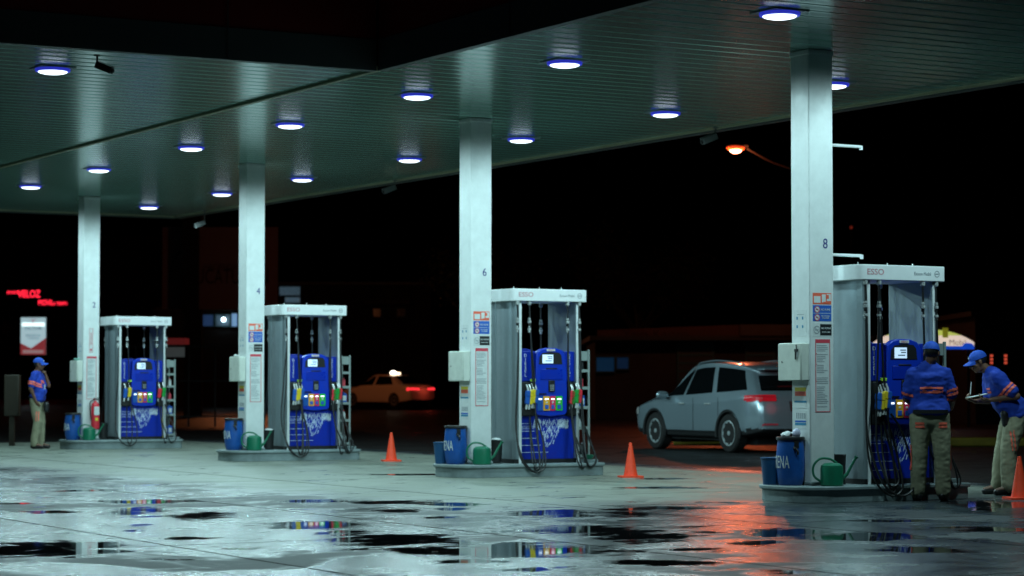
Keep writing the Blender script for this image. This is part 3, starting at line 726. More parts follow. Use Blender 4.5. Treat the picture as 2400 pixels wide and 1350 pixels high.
cs = MB(); cs.tube([(.09, 0, .06), (.14, 0, .10), (.19, 0, .19), (.225, 0, .25)], [.022, .016, .012, .012], GREEN, 10); cs.lathe([(.011, 0), (.022, .02), (.020, .024)], GREEN, n=12, M=Matrix.Translation((.223, 0, .245)) @ Matrix.Rotation(R(32), 4, 'Y')); csm = cs.mesh("spout")
bn = MB(); bn.prism(rrect(-.085, .085, -.085, .085, .02), 0, .02, BLACKP); bn.lathe([(.085, .0), (.098, .30), (.102, .315), (.094, .315), (.09, .29)], BLACKP, n=24); bnm = bn.mesh("bin_shell")
bl = MB(); bl.ell((.01, 0, .315), (.07, .065, .028), PAPER); blm = bl.mesh("bin_liner")
def inst(nm, me, par): o = bpy.data.objects.new(nm, me); COL.objects.link(o); o.parent = par; return o
bk = MB(); bk.lathe([(.10, 0), (.125, .24), (.135, .25), (.135, .262), (.122, .258), (.098, .02)], mat("blue_bucket", (0.01, 0.075, 0.20), .45), n=24)
for num, vc in COLS:
    t = thing("drum", S(-.30, vc - .0, ISL), 0, drum_words[num], "drum", "blue sand drums at the column feet")
    sh = inst("drum_shell", dm, t); inst("lid_ring", rimm, t); inst("handle", earm, t); inst("lettering", drum_text, t)
    k = thing("watering_can", S(-.10, vc - .36, ISL), R(8), can_w[num], "watering can", "green watering cans on the islands")
    if num == 8: k.location = S(-.02, vc - .34, ISL)
    k.scale = (1.15, 1.15, 1.15)
    inst("can_body", cbm, k); inst("handle", chm, k); inst("spout", csm, k)
    bx_ = thing("waste_bin", S(.29, vc - .03, ISL), 0, bin_w[num], "bin", "black bins beside the pumps")
    inst("bin_shell", bnm, bx_)
    if num in (4, 6): inst("bin_liner", blm, bx_)
    if num in (6, 8):
        o = bk.build("bucket", None, S(-.47, vc + .24, .0), (0, 0, 0))
        tag(o, f"blue bucket half hidden behind the drum at column {num}", "bucket", "blue buckets behind the drums")
        o.location = S(-.30, vc, ISL) + Vector((-.19, .16, 0)); o.scale = (.85, .85, 1.1)
def crumple(name, c, r, m, seed, label, cat, n=5):
    b = MB(); rn = random.Random(seed)
    for k in range(n):
        b.ell((rn.uniform(-r, r), rn.uniform(-r, r) * .6, rn.uniform(0, r * .3)), (r * rn.uniform(.4, .8), r * rn.uniform(.3, .6), r * rn.uniform(.2, .4)), m, Matrix.Rotation(rn.uniform(0, 3), 4, 'Z'), 10)
    for i, v in enumerate(b.v):
        q = noise.noise(Vector(v) * 30 + Vector((seed, 0, 0))) * .012; b.v[i] = (v[0] + q, v[1] + q, v[2] + q)
    o = b.build(name, None, c); return tag(o, label, cat)
v8, v2, v4 = -7.4, 15.1, 7.42
crumple("rag", S(-.30, v8, ISL + .522), .07, PAPER, 2, "crumpled white rags lying on the lid of the nearest blue drum", "rag", 7)
crumple("rag", S(-.22, v2, 1.68), .06, mat("teal_cloth", (0.25, 0.5, 0.42), .8), 5, "pale green cloth lying on the electrical box of column 2", "rag", 6)
crumple("rag", S(-.22, v4 + .02, 1.682), .05, PAPER, 8, "small white rags lying on the electrical box of column 4", "rag", 5)
cl = MB(); cl.ell((0, 0, 0), (.045, .045, .05), mat("clear_bottle_cap", (0.7, 0.7, 0.9), .1, spec=.8)); tag(cl.build("plastic_cup", None, S(-.235, v8 - .02, ISL + .55)), "small shiny cup on the drum lid beside column 8", "cup")

# fire extinguisher on column 2
fx = thing("fire_extinguisher", S(.06, v2 - .24, 0), TH, "red fire extinguisher hung on the front of column 2", "fire extinguisher")
b = MB(); b.lathe([(.06, .37), (.075, .385), (.078, .42), (.078, .80), (.06, .86), (.025, .89), (.025, .91)], RED, n=24); cy = b.build("cylinder", fx)
b = MB(); b.box((0, -.0785, .72), (.10, .004, .16), PAPER); b.box((0, -.079, .56), (.06, .004, .05), PYEL); b.build("label_sheet", cy)
b = MB(); b.box((.01, 0, .93), (.10, .02, .02), BLACKP); b.box((.02, 0, .955), (.11, .018, .014), BLACKP); b.box((0, 0, .915), (.03, .03, .02), CHROME); b.build("handle", fx)
b = MB(); b.tube(spline([(-.03, 0, .92), (-.10, 0, .88), (-.105, -.02, .70), (-.09, -.03, .55)], 6), .011, BLACK, 8); b.build("hose", fx)
b = MB(); b.box((0, .083, .80), (.06, .012, .14), BLACKP); b.build("wall_hook", fx)

# ------------------------------------------------------------------ oil racks
RACK = mat("grey_green_rack_steel", (0.30, 0.36, 0.35), 0.45, var=.12)
RW = {2: "on the farthest island", 4: "at the island of column 4", 6: "at the island of column 6", 8: "at the nearest island behind the workers"}
def bottle_mesh(kind, m, cap):
    b = MB()
    if kind == 0: b.prism(rrect(-.028, .028, -.022, .022, .008), 0, .13, m); b.lathe([(.020, .13), (.012, .15), (.012, .155)], m, n=10); b.lathe([(.014, .155), (.014, .175)], cap, n=10)
    elif kind == 1: b.lathe([(.030, 0), (.032, .01), (.032, .12), (.012, .15), (.012, .165)], m, n=14); b.lathe([(.014, .165), (.014, .185)], cap, n=10)
    else: b.prism(rrect(-.045, .045, -.04, .04, .01), 0, .17, m); b.box((0, -.041, .09), (.06, .003, .08), PAPER); b.lathe([(.014, .17), (.014, .195)], cap, n=10)
    return b.mesh("bottle")
BM = {"w": bottle_mesh(0, PAPER, RED), "b": bottle_mesh(2, PBLU, PBLU), "c": bottle_mesh(1, mat("clear_plastic", (.4, .48, .5), .2, spec=.7), PAPER), "g": bottle_mesh(0, GREEN, PAPER), "r": bottle_mesh(0, PRED, PBLK), "k": bottle_mesh(1, PBLK, PGRY)}
BNAME = {"w": "white oil bottle with red cap", "b": "square blue jug", "c": "clear slim bottle", "g": "green oil bottle", "r": "red oil bottle", "k": "dark slim bottle"}
ROWS = {2: ["", "gw", "rr", "bb", "bb"], 4: ["w", "gr", "bb", "cw", "ccc"], 6: ["kkk", "gr", "bb", "cwc", "kkk"], 8: ["w", "g", "b", "c", "k"]}
SHN = ["top", "second", "third", "fourth", "bottom"]
for num, vc in COLS:
    RX, RY = 1.585, .02
    t = thing("display_rack", S(RX, vc + RY, 0), TH, f"tall narrow grey oil rack with shelves {RW[num]}", "display rack", "oil racks at the island ends")
    zb, zt = ISL + .04, 1.70
    for sx_ in (-1, 1):
        for sy_ in (-1, 1):
            b = MB(); b.box((sx_ * .115, sy_ * .15, (zb + zt - (.0 if sx_ > 0 else .02)) / 2), (.028, .028, zt - zb), RACK); b.build("post", t, bevel=.003)
    zs = [1.40, 1.165, .90, .62, .24]
    for z_ in zs:
        b = MB(); b.box((0, 0, z_), (.20, .30, .014), RACK); b.box((0, -.158, z_ + .012), (.20, .010, .04), RACK); b.build("shelf", t, bevel=.002)
    b = MB(); b.box((0, .15, 1.615), (.20, .008, .165), RACK); b.build("top_panel", t); b = MB(); b.box((0, -.15, 1.615), (.20, .006, .13), RACK); b.build("top_panel", t)
    b = MB(); b.box((0, .158, .80), (.20, .006, 1.2), mat("rack_back", (0.05, 0.06, 0.06), .5)); b.build("back_panel", t)
    for r_, row in enumerate(ROWS[num]):
        for k, chh in enumerate(row):
            n_ = len(row); xo = (k - (n_ - 1) / 2) * (.19 / max(n_, 2))
            o = bpy.data.objects.new("oil_bottle" if chh != "b" else "oil_jug", BM[chh]); COL.objects.link(o)
            q = S(RX + xo, vc + RY - .06, zs[r_] + .007); o.location = q; o.rotation_euler = (0, 0, TH + random.uniform(-.15, .15))
            pos = "" if n_ == 1 or len(set(row)) == n_ else (" on the left", " on the right")[k] if n_ == 2 else (" on the left", " in the middle", " on the right")[k]
            tag(o, f"{BNAME[chh]}{pos}, {SHN[r_]} shelf of rack {num}" if pos else f"{BNAME[chh]} on the {SHN[r_]} shelf of the rack at pump {num}", "bottle", "bottles on the oil racks")
# bowl under rack 6, yellow gloves on rack 8, long yellow pole on rack 2
b = MB(); b.lathe([(.05, 0), (.085, .05), (.09, .06), (.08, .055), (.045, .01)], GREEN, n=20); tag(b.build("bowl", None, S(1.60, -.02 - .28, ISL + .041)), "dark green bowl standing in front of the rack at pump 6", "bowl")
gl = MB()
for k in range(4): gl.caps((-.03 + .02 * k, 0, -.10), .011, (-.04 + .026 * k, -.005, -.17), .009, YEL, 8)
gl.caps((0, 0, .05), .035, (0, 0, -.08), .045, YEL, 10, flat=((0, 1, 0), .5)); gl.caps((.03, 0, -.03), .014, (.065, 0, -.09), .01, YEL, 8); gl.caps((-.01, 0, .13), .04, (0, 0, .03), .028, YEL, 10, flat=((0, 1, 0), .5))
tag(gl.build("rubber_glove", None, S(1.47, v8 - .20, 1.50), (0, 0, TH)), "yellow rubber glove hanging on the nearest rack behind the worker", "glove")
b = MB(); b.tube([(0, 0, 0), (0.0, .03, 1.15)], .014, YEL, 8); b.box((0, 0, .01), (.12, .04, .03), BLACKP); tag(b.build("squeegee", None, S(1.42, v2 - .26, ISL + .002), (0, 0, TH)), "squeegee with long yellow handle standing at the farthest pump", "squeegee")

# ------------------------------------------------------------------ cones
cn = MB(); cn.lathe([(.095, .0), (.09, .015), (.024, .40), (.018, .435), (.008, .437)], ORANGE, (0, 0, .022), n=28); cm_ = cn.mesh("cone_body")
cbs = MB(); cbs.prism(rrect(-.15, .15, -.15, .15, .035), 0, .022, ORANGE); cbm_ = cbs.mesh("cone_base")
for (px, py, lab) in ((917, 1086, "orange traffic cone between pumps 4 and 6"), (1478, 1124, "orange traffic cone between pump 6 and the column numbered 8"), (2390, 1175, "orange traffic cone at the right edge beside the bending worker")):
    t = thing("traffic_cone", px_ground(px, py - 5), R(12), lab, "traffic cone", "orange cones on the forecourt")
    inst("cone_body", cm_, t); o = inst("cone_base", cbm_, t)

# ------------------------------------------------------------------ people
def remeshed(b, name, par, m, voxel=.008, smooth=4, wr=0.0, seed=0, wscale=7.0, zf=2.1):
    tmp = b.build("tmp", None, sharp=0)
    r = tmp.modifiers.new("r", 'REMESH'); r.mode = 'VOXEL'; r.voxel_size = voxel
    s_ = tmp.modifiers.new("s", 'SMOOTH'); s_.iterations = smooth; s_.factor = .5
    dg = bpy.context.evaluated_depsgraph_get(); dg.update()
    me = bpy.data.meshes.new_from_object(tmp.evaluated_get(dg)); bpy.data.objects.remove(tmp)
    me.materials.clear(); me.materials.append(m); me.name = name
    if wr:
        nn = [v.normal.copy() for v in me.vertices]
        for v, n_ in zip(me.vertices, nn):
            c = v.co; w = noise.noise(Vector((c.x * wscale, c.y * wscale, c.z * wscale * zf)) + Vector((seed, 0, 0))) + .5 * noise.noise(Vector((c.x, c.y, c.z * 1.8)) * wscale * 2.6)
            v.co = c + n_ * w * wr
    me.polygons.foreach_set("use_smooth", [True] * len(me.polygons)); me.update()
    o = bpy.data.objects.new(name, me); COL.objects.link(o); o.parent = par
    return o
def hand(b, w, d, pn, m, curl=.5, left=True, thumb=1):
    """w wrist, d direction of the fingers, pn palm normal"""
    w = Vector(w); d = Vector(d).normalized(); pn = Vector(pn); pn = (pn - d * pn.dot(d)).normalized(); sd = d.cross(pn).normalized()
    b.caps(w, .026, w + d * .075, .036, m, 10, flat=(pn, .55))
    for k, L_ in enumerate((.070, .078, .072, .058)):
        r0 = w + d * .088 + sd * (-.030 + .020 * k); a = curl * 1.1
        d1 = (d * math.cos(a) + pn * math.sin(a)); d2 = (d * math.cos(2.1 * a) + pn * math.sin(2.1 * a))
        p1 = r0 + d1 * L_ * .55; b.caps(r0 - d * .015, .0095, p1, .0088, m, 8); b.caps(p1, .0088, p1 + d2 * L_ * .45, .0078, m, 8)
    tb = w + d * .03 - sd * .030 * thumb; td = (d * .7 - sd * .6 * thumb + pn * .35).normalized(); b.caps(tb, .013, tb + td * .035, .011, m, 8); b.caps(tb + td * .035, .011, tb + td * .035 + (td + d * .5).normalized() * .03, .009, m, 8)
def head(b, c, f, up, m):
    f = Vector(f).normalized(); up = Vector(up); up = (up - f * up.dot(f)).normalized(); s_ = f.cross(up).normalized(); c = Vector(c)
    M = Matrix((( s_.x, f.x, up.x, 0), (s_.y, f.y, up.y, 0), (s_.z, f.z, up.z, 0), (0, 0, 0, 1)))
    def P(a, q, r): return c + s_ * a + f * q + up * r
    b.ell(P(0, -.012, .035), (.076, .094, .085), m, M); b.ell(P(0, .012, -.03), (.062, .070, .085), m, M); b.ell(P(0, .045, -.078), (.036, .034, .028), m, M)
    b.caps(P(0, .082, .02), .009, P(0, .104, -.022), .014, m, 8); b.ell(P(0, .082, -.052), (.026, .014, .013), m, M)
    for q in (-1, 1):
        b.ell(P(q * .078, -.005, .0), (.010, .018, .030), m, M); b.ell(P(q * .030, .072, .030), (.022, .014, .010), m, M); b.ell(P(q * .035, .058, -.02), (.024, .02, .022), m, M)
        b.ell(P(q * .016, .092, -.026), (.010, .011, .009), m, M)
    return M, P
def person(loc, label, J, voxel=.0085, seed=1, stocky=1.0, name_cat="worker"):
    t = thing("person", loc, 0, label, "person", None)
    g = {k: Vector(v) for k, v in J.items() if isinstance(v, tuple) and k[0] != '_'}
    k_ = stocky
    f, up = J["_face"], J["_hup"]
    b = MB()
    M, Pp = head(b, g["head"], f, up, SKIN)
    b.caps(g["neck"], .058, g["head"] + (g["neck"] - g["head"]) * .35, .052, SKIN)
    b.caps(g["neck"], .07, g["pelvis"], .085, SKIN); b.caps(g["shR"], .055, g["shL"], .055, SKIN)
    for q in "LR":
        b.caps(g["sh" + q], .052, g["el" + q], .042, SKIN); b.caps(g["el" + q], .042, g["wr" + q], .027, SKIN)
        hd, hn, cu, th = J["_hand" + q]; hand(b, g["wr" + q], hd, hn, SKIN, cu, thumb=th)
        b.caps(g["pelvis"], .10, g["hip" + q], .085, SKIN); b.caps(g["hip" + q], .08, g["kn" + q], .055, SKIN); b.caps(g["kn" + q], .055, g["an" + q], .04, SKIN); b.caps(g["an" + q], .04, g["toe" + q], .03, SKIN)
    body = remeshed(b, "body", t, SKIN, .0065, 3)
    # face details
    eb = MB()
    for q in (-1, 1): eb.ell(Pp(q * .030, .079, .018), (.011, .009, .006), mat("eye_white", (.55, .52, .5), .3), M); eb.ell(Pp(q * .030, .0865, .018), (.005, .004, .005), HAIR, M)
    eb.build("eyes", t)
    # shirt
    sh = MB(); fw = J.get("_chest", (0, -1, 0)); fv = Vector(fw); cb_ = J.get("_belly", .0)
    ne, pe = g["neck"], g["pelvis"]; ax = (pe - ne); 
    acr = (g["shR"] - g["shL"]).normalized()
    for w_, hw, dp in ((.06, .09, .075), (.14, .125, .09), (.24, .150, .108), (.36, .158, .118), (.48, .158, .122), (.60, .152, .125), (.72, .152, .128), (.84, .157, .133), (.96, .168, .142)):
        c = ne + ax * w_ + fv * (cb_ * max(0, 1 - abs(w_ - .72) * 2.2)); hw *= k_; dp *= k_
        sh.caps(c - acr * (hw - dp * .75), dp * .98, c + acr * (hw - dp * .75), dp * .98, SHIRT, 14)
    sh.caps(g["shL"] + (g["shR"] - g["shL"]) * .04, .068 * k_, g["shR"] + (g["shL"] - g["shR"]) * .04, .068 * k_, SHIRT)
    for q in "LR":
        e = g["sh" + q] + (g["el" + q] - g["sh" + q]) * J.get("_sleeve", .78); sh.caps(g["sh" + q], .066 * k_, e, .066 * k_, SHIRT)
    sh.caps(ne + (g["head"] - ne) * .02, .066, ne - (g["head"] - ne) * .15, .09, SHIRT)
    shirt = remeshed(sh, "shirt", t, SHIRT, .011, 12, .012, seed, 7)
    # trousers
    tr = MB(); pl_ = pe - Vector((0, 0, .055)); tr.caps(pl_ - acr * .075 * k_, .114 * k_, pl_ + acr * .075 * k_, .114 * k_, TROU); 
    for q in "LR":
        tr.caps(g["hip" + q], .108 * k_, g["kn" + q], .082 * k_, TROU); tr.caps(g["kn" + q], .082 * k_, g["an" + q] + Vector((0, 0, .01)), .072 * k_, TROU); tr.caps(pl_, .11, g["hip" + q], .108 * k_, TROU)
    trou = remeshed(tr, "trousers", t, TROU, .012, 10, .009, seed + 3, 8, 1.1)
    # belt
    # shoes
    for q in "LR":
        s_ = MB(); a_, o_ = g["an" + q], g["toe" + q]; a0 = Vector((a_.x, a_.y, .045)); s_.caps(a0 - (o_ - a_).normalized() * .03, .045, Vector((o_.x, o_.y, .036)), .038, SHOE, 10); s_.caps(a0, .05, Vector((a_.x, a_.y, .09)), .05, SHOE, 10)
        for i, v in enumerate(s_.v): s_.v[i] = (v[0], v[1], max(v[2], .002))
        s_.build("shoe", t)
    # hair and cap
    hb = MB(); hb.ell(Pp(0, -.018, .030), (.0785, .094, .078), HAIR, M); hb.build("hair", t)
    cp = MB()
    CAPM = mat("blue_cap", (0.008, 0.075, 0.50), .75, var=.12, vscale=15)
    prof = [(math.cos(R(a)), math.sin(R(a))) for a in range(-4, 88, 13)]
    cp.lathe(prof, CAPM, n=24, M=Matrix.Translation(Pp(0, -.012, .045)) @ M @ Matrix.Diagonal((.088, .105, .092, 1)))
    cap = cp.build("cap", t)
    bb = MB(); vs = []
    for k in range(11):
        a = R(18 * k); x = -.078 * math.cos(a); y = .035 + .062 * math.sin(a) ** .7; vs.append((x * .98, .055 + (.03 if k in (0, 10) else .03) * math.sin(a))); 
    inner = [(-.080 + .016 * k, .050 + .045 * math.sin(R(18 * k))) for k in range(11)]
    outer = [(-.082 + .0164 * k, .060 + .115 * math.sin(R(18 * k)) ** .6) for k in range(11)]
    vv = []; ff = []
    for (x, y) in inner: vv += [(x, y, .048 - abs(x) * .15), (x, y, .042 - abs(x) * .15)]
    for (x, y) in outer: vv += [(x, y, .030 - abs(x) * .35), (x, y, .024 - abs(x) * .35)]
    for k in range(10):
        a = 2 * k; c = 22 + 2 * k; ff += [(a, a + 2, c + 2, c), (a + 1, c + 1, c + 3, a + 3), (c, c + 2, c + 3, c + 1)]
    T = Matrix.Translation(Pp(0, 0, 0)) @ M
    bb.add([tuple(T @ Vector(v)) for v in vv], ff, CAPM); bb.build("cap_brim", cap)
    lb = MB(); lb.ell(Pp(0, .088, .078), (.016, .006, .013), PAPER, M); lb.build("cap_badge", cap)
    return t, g, shirt, trou, body
def band(par, src, origin, axis, half, test, m, name, off=.006):
    """reflective strip: the cloth's own faces between two planes, lifted a little"""
    me = src.data; origin = Vector(origin); axis = Vector(axis).normalized(); vs = {}; V_ = []; F_ = []
    for p in me.polygons:
        c = p.center; h = (c - origin).dot(axis)
        if abs(h) <= half and test(c):
            f_ = []
            for i in p.vertices:
                if i not in vs: vs[i] = len(V_); v = me.vertices[i]; V_.append(tuple(v.co + v.normal * off))
                f_.append(vs[i])
            F_.append(f_)
    if not F_: return
    lab = list(range(len(V_)))                                   # keep only the largest connected strip
    def fnd(i):
        while lab[i] != i: i = lab[i]
        return i
    for f_ in F_:
        for i in f_[1:]: lab[fnd(i)] = fnd(f_[0])
    cnt = {}
    for f_ in F_: cnt[fnd(f_[0])] = cnt.get(fnd(f_[0]), 0) + 1
    best = max(cnt, key=cnt.get); F_ = [f_ for f_ in F_ if fnd(f_[0]) == best]
    use = sorted({i for f_ in F_ for i in f_}); mp_ = {i: k for k, i in enumerate(use)}; V_ = [V_[i] for i in use]; F_ = [[mp_[i] for i in f_] for f_ in F_]
    b = MB(); b.add(V_, F_, m); return b.build(name, par, sharp=0)

# worker at the left, profile to the right, hand at the chin
A = dict(head=(.035, -.01, 1.575), neck=(.0, 0, 1.435), pelvis=(-.015, 0, .95), shR=(-.02, -.19, 1.385), elR=(-.07, -.25, 1.13), wrR=(.005, -.20, .92),
         shL=(.0, .18, 1.385), elL=(.19, .12, 1.18), wrL=(.155, .05, 1.36), hipR=(-.02, -.09, .90), hipL=(-.0, .09, .90), knR=(.03, -.10, .50), knL=(.06, .10, .50),
         anR=(-.03, -.10, .085), anL=(.05, .11, .085), toeR=(.12, -.12, .05), toeL=(.20, .10, .05), _face=(1, -.05, -.05), _hup=(0, 0, 1),
         _handR=((.45, .1, -.9), (.3, .9, .2), .3, 1), _handL=((-.25, -.25, .95), (-1, 0, 0), 1.1, 1), _chest=(1, 0, 0), _belly=.055)
ta, ga_, sha, tra, _ = person(px_ground(86, 1052), "worker in blue cap and shirt standing at the far left, hand at his chin", A, seed=1, stocky=1.0)
ta.scale = (1.0, 1.0, 1.01)
v_ = ga_["elR"] - ga_["shR"]
for k in (-1, 1): band(ta, sha, ga_["shR"] + v_ * .62 + v_.normalized() * k * .02, v_, .013, lambda c: c.y < -.14 and c.z < 1.34, REFL, "sleeve_band")
band(ta, sha, (0, 0, 1.27), (0, 0, 1), .012, lambda c: c.x > .02 and -.14 < c.y < -.02, REFL, "chest_band"); band(ta, sha, (0, 0, 1.235), (0, 0, 1), .012, lambda c: c.x > .02 and -.14 < c.y < -.02, REFL, "chest_band")
for xx in (-.01, .03): band(ta, tra, (xx + .015, 0, 0), (1, 0, -.03), .008, lambda c: c.y < -.12 and .52 < c.z < .70, REFL, "leg_band")
b = MB(); b.caps((.17, .02, .83), .055, (.17, .02, .73), .05, BLACKP, 12, flat=((0, 1, 0), 1.0)); b.build("pouch", ta)
b = MB(); b.prism(rrect(-.155, .15, -.175, .175, .12, 6), .955, .99, BLACKP); b.build("belt", ta)
b = MB(); b.box((.155, -.06, 1.16), (.01, .055, .085), PAPER); b.build("name_tag", ta, rot=(0, 0, 0))

# worker seen from behind at the nearest pump
B = dict(head=(.02, -.03, 1.555), neck=(.0, 0, 1.425), pelvis=(.0, 0, .93), shL=(-.175, 0, 1.345), elL=(-.235, .05, 1.08), wrL=(-.15, .27, 1.03), shR=(.175, 0, 1.345), elR=(.25, .02, 1.08), wrR=(.27, .22, .98),
         hipL=(-.10, 0, .88), hipR=(.10, 0, .88), knL=(-.115, -.01, .48), knR=(.13, -.0, .48), anL=(-.12, .03, .085), anR=(.14, .02, .085), toeL=(-.15, .17, .05), toeR=(.20, .15, .05),
         _face=(.35, .9, -.15), _hup=(0, 0, 1), _handL=((.6, .7, .1), (0, 0, -1), .4, 1), _handR=((-.2, .9, .1), (0, 0, -1), .4, -1), _chest=(0, 1, 0), _belly=.05)
lb_ = px_ground(2180, 1174)
tb, gb_, shb, trb, _ = person(lb_, "stocky worker in blue shirt seen from behind at the nearest pump", B, seed=4, stocky=1.12)
for k, zz in enumerate((1.195, 1.155)):
    band(tb, shb, (0, 0, zz), (0, 0, 1), .011, lambda c: c.y < -.05 and -.115 < c.x < .125, REFL, "back_band")
for q, s_ in (("L", -1), ("R", 1)):
    v_ = gb_["el" + q] - gb_["sh" + q]
    for k in (-1, 1): band(tb, shb, gb_["sh" + q] + v_ * .72 + v_.normalized() * k * .022, v_, .013, lambda c: abs(c.x) > .175 and c.z < 1.27 and c.y < .03, REFL, "sleeve_band")
    for zz in (.82, .785): band(tb, trb, (0, 0, zz), (0, 0, 1), .010, lambda c: c.y < -.04 and .075 < c.x * s_ < .165, REFL, "pocket_band")
    band(tb, trb, (0, 0, .46), (0, 0, 1), .13, lambda c: c.x * s_ > .185 and abs(c.y + .01) < .03, REFL, "leg_band")
b = MB(); b.prism(rrect(-.192, .192, -.165, .172, .13, 6), .925, .965, BLACKP); b.build("belt", tb)

# bending worker with the clipboard, facing left
Cc = dict(head=(-.27, 0, 1.475), neck=(-.15, 0, 1.375), pelvis=(.16, .0, .94), shR=(-.11, -.20, 1.315), elR=(.10, -.27, 1.10), wrR=(-.16, -.13, 1.06),
          shL=(-.11, .20, 1.315), elL=(-.10, .24, 1.05), wrL=(-.29, .08, 1.04), hipR=(.13, -.10, .89), hipL=(.13, .10, .89), knR=(.03, -.12, .48), knL=(.02, .12, .50), anR=(.03, -.13, .085), anL=(-.03, .14, .085),
          toeR=(-.11, -.17, .05), toeL=(-.18, .13, .05), _face=(-.92, -.1, -.35), _hup=(-.3, 0, 1), _handR=((-1, .2, .05), (0, 0, 1), .6, 1), _handL=((-.9, -.1, .3), (0, 0, 1), .9, -1), _chest=(-.7, 0, -.6), _belly=.05)
lc = px_ground(2352, 1160)
tcn, gc_, shc, trc, _ = person(lc, "worker in blue cap bending over a clipboard at the right edge", Cc, seed=9, stocky=1.17)
v_ = gc_["elR"] - gc_["shR"]
for k in (-1, 1): band(tcn, shc, gc_["shR"] + v_ * .62 + v_.normalized() * k * .022, v_, .013, lambda c: c.y < -.16, REFL, "sleeve_band")
for zz in (1.18, 1.145): band(tcn, shc, (0, 0, zz), (0, 0, 1), .011, lambda c: c.x < -.08 and -.13 < c.y < -.0, REFL, "chest_band")
for xx in (.05, .085): band(tcn, trc, (xx, 0, .6), (1, 0, .1), .007, lambda c: c.y < -.14 and .50 < c.z < .72, REFL, "leg_band")
b = MB(); b.caps((.0, -.13, .90), .055, (.01, -.13, .80), .05, BLACKP, 12); b.build("pouch", tcn)
cbd = thing("clipboard", lc + Vector((-.30, -.06, 1.10)), 0, "clipboard with white sheets held by the bending worker", "clipboard")
b = MB(); b.box((0, 0, 0), (.24, .17, .006), mat("board_brown", (.12, .09, .05), .6), Matrix.Rotation(R(-12), 4, 'Y')); b.build("board", cbd)
b = MB(); b.box((0, 0, .0055), (.22, .155, .004), PAPER, Matrix.Rotation(R(-12), 4, 'Y')); b.build("paper_sheets", cbd)
b = MB(); b.box((-.09, 0, .012), (.03, .07, .012), CHROME, Matrix.Rotation(R(-12), 4, 'Y')); b.build("clip", cbd)
b = MB(); b.tube([(0, 0, 0), (.015, .01, .14)], .005, PAPER, 6); tag(b.build("pen", None, lc + Vector((-.36, .01, 1.12))), "thin pen held upright by the bending worker", "pen")

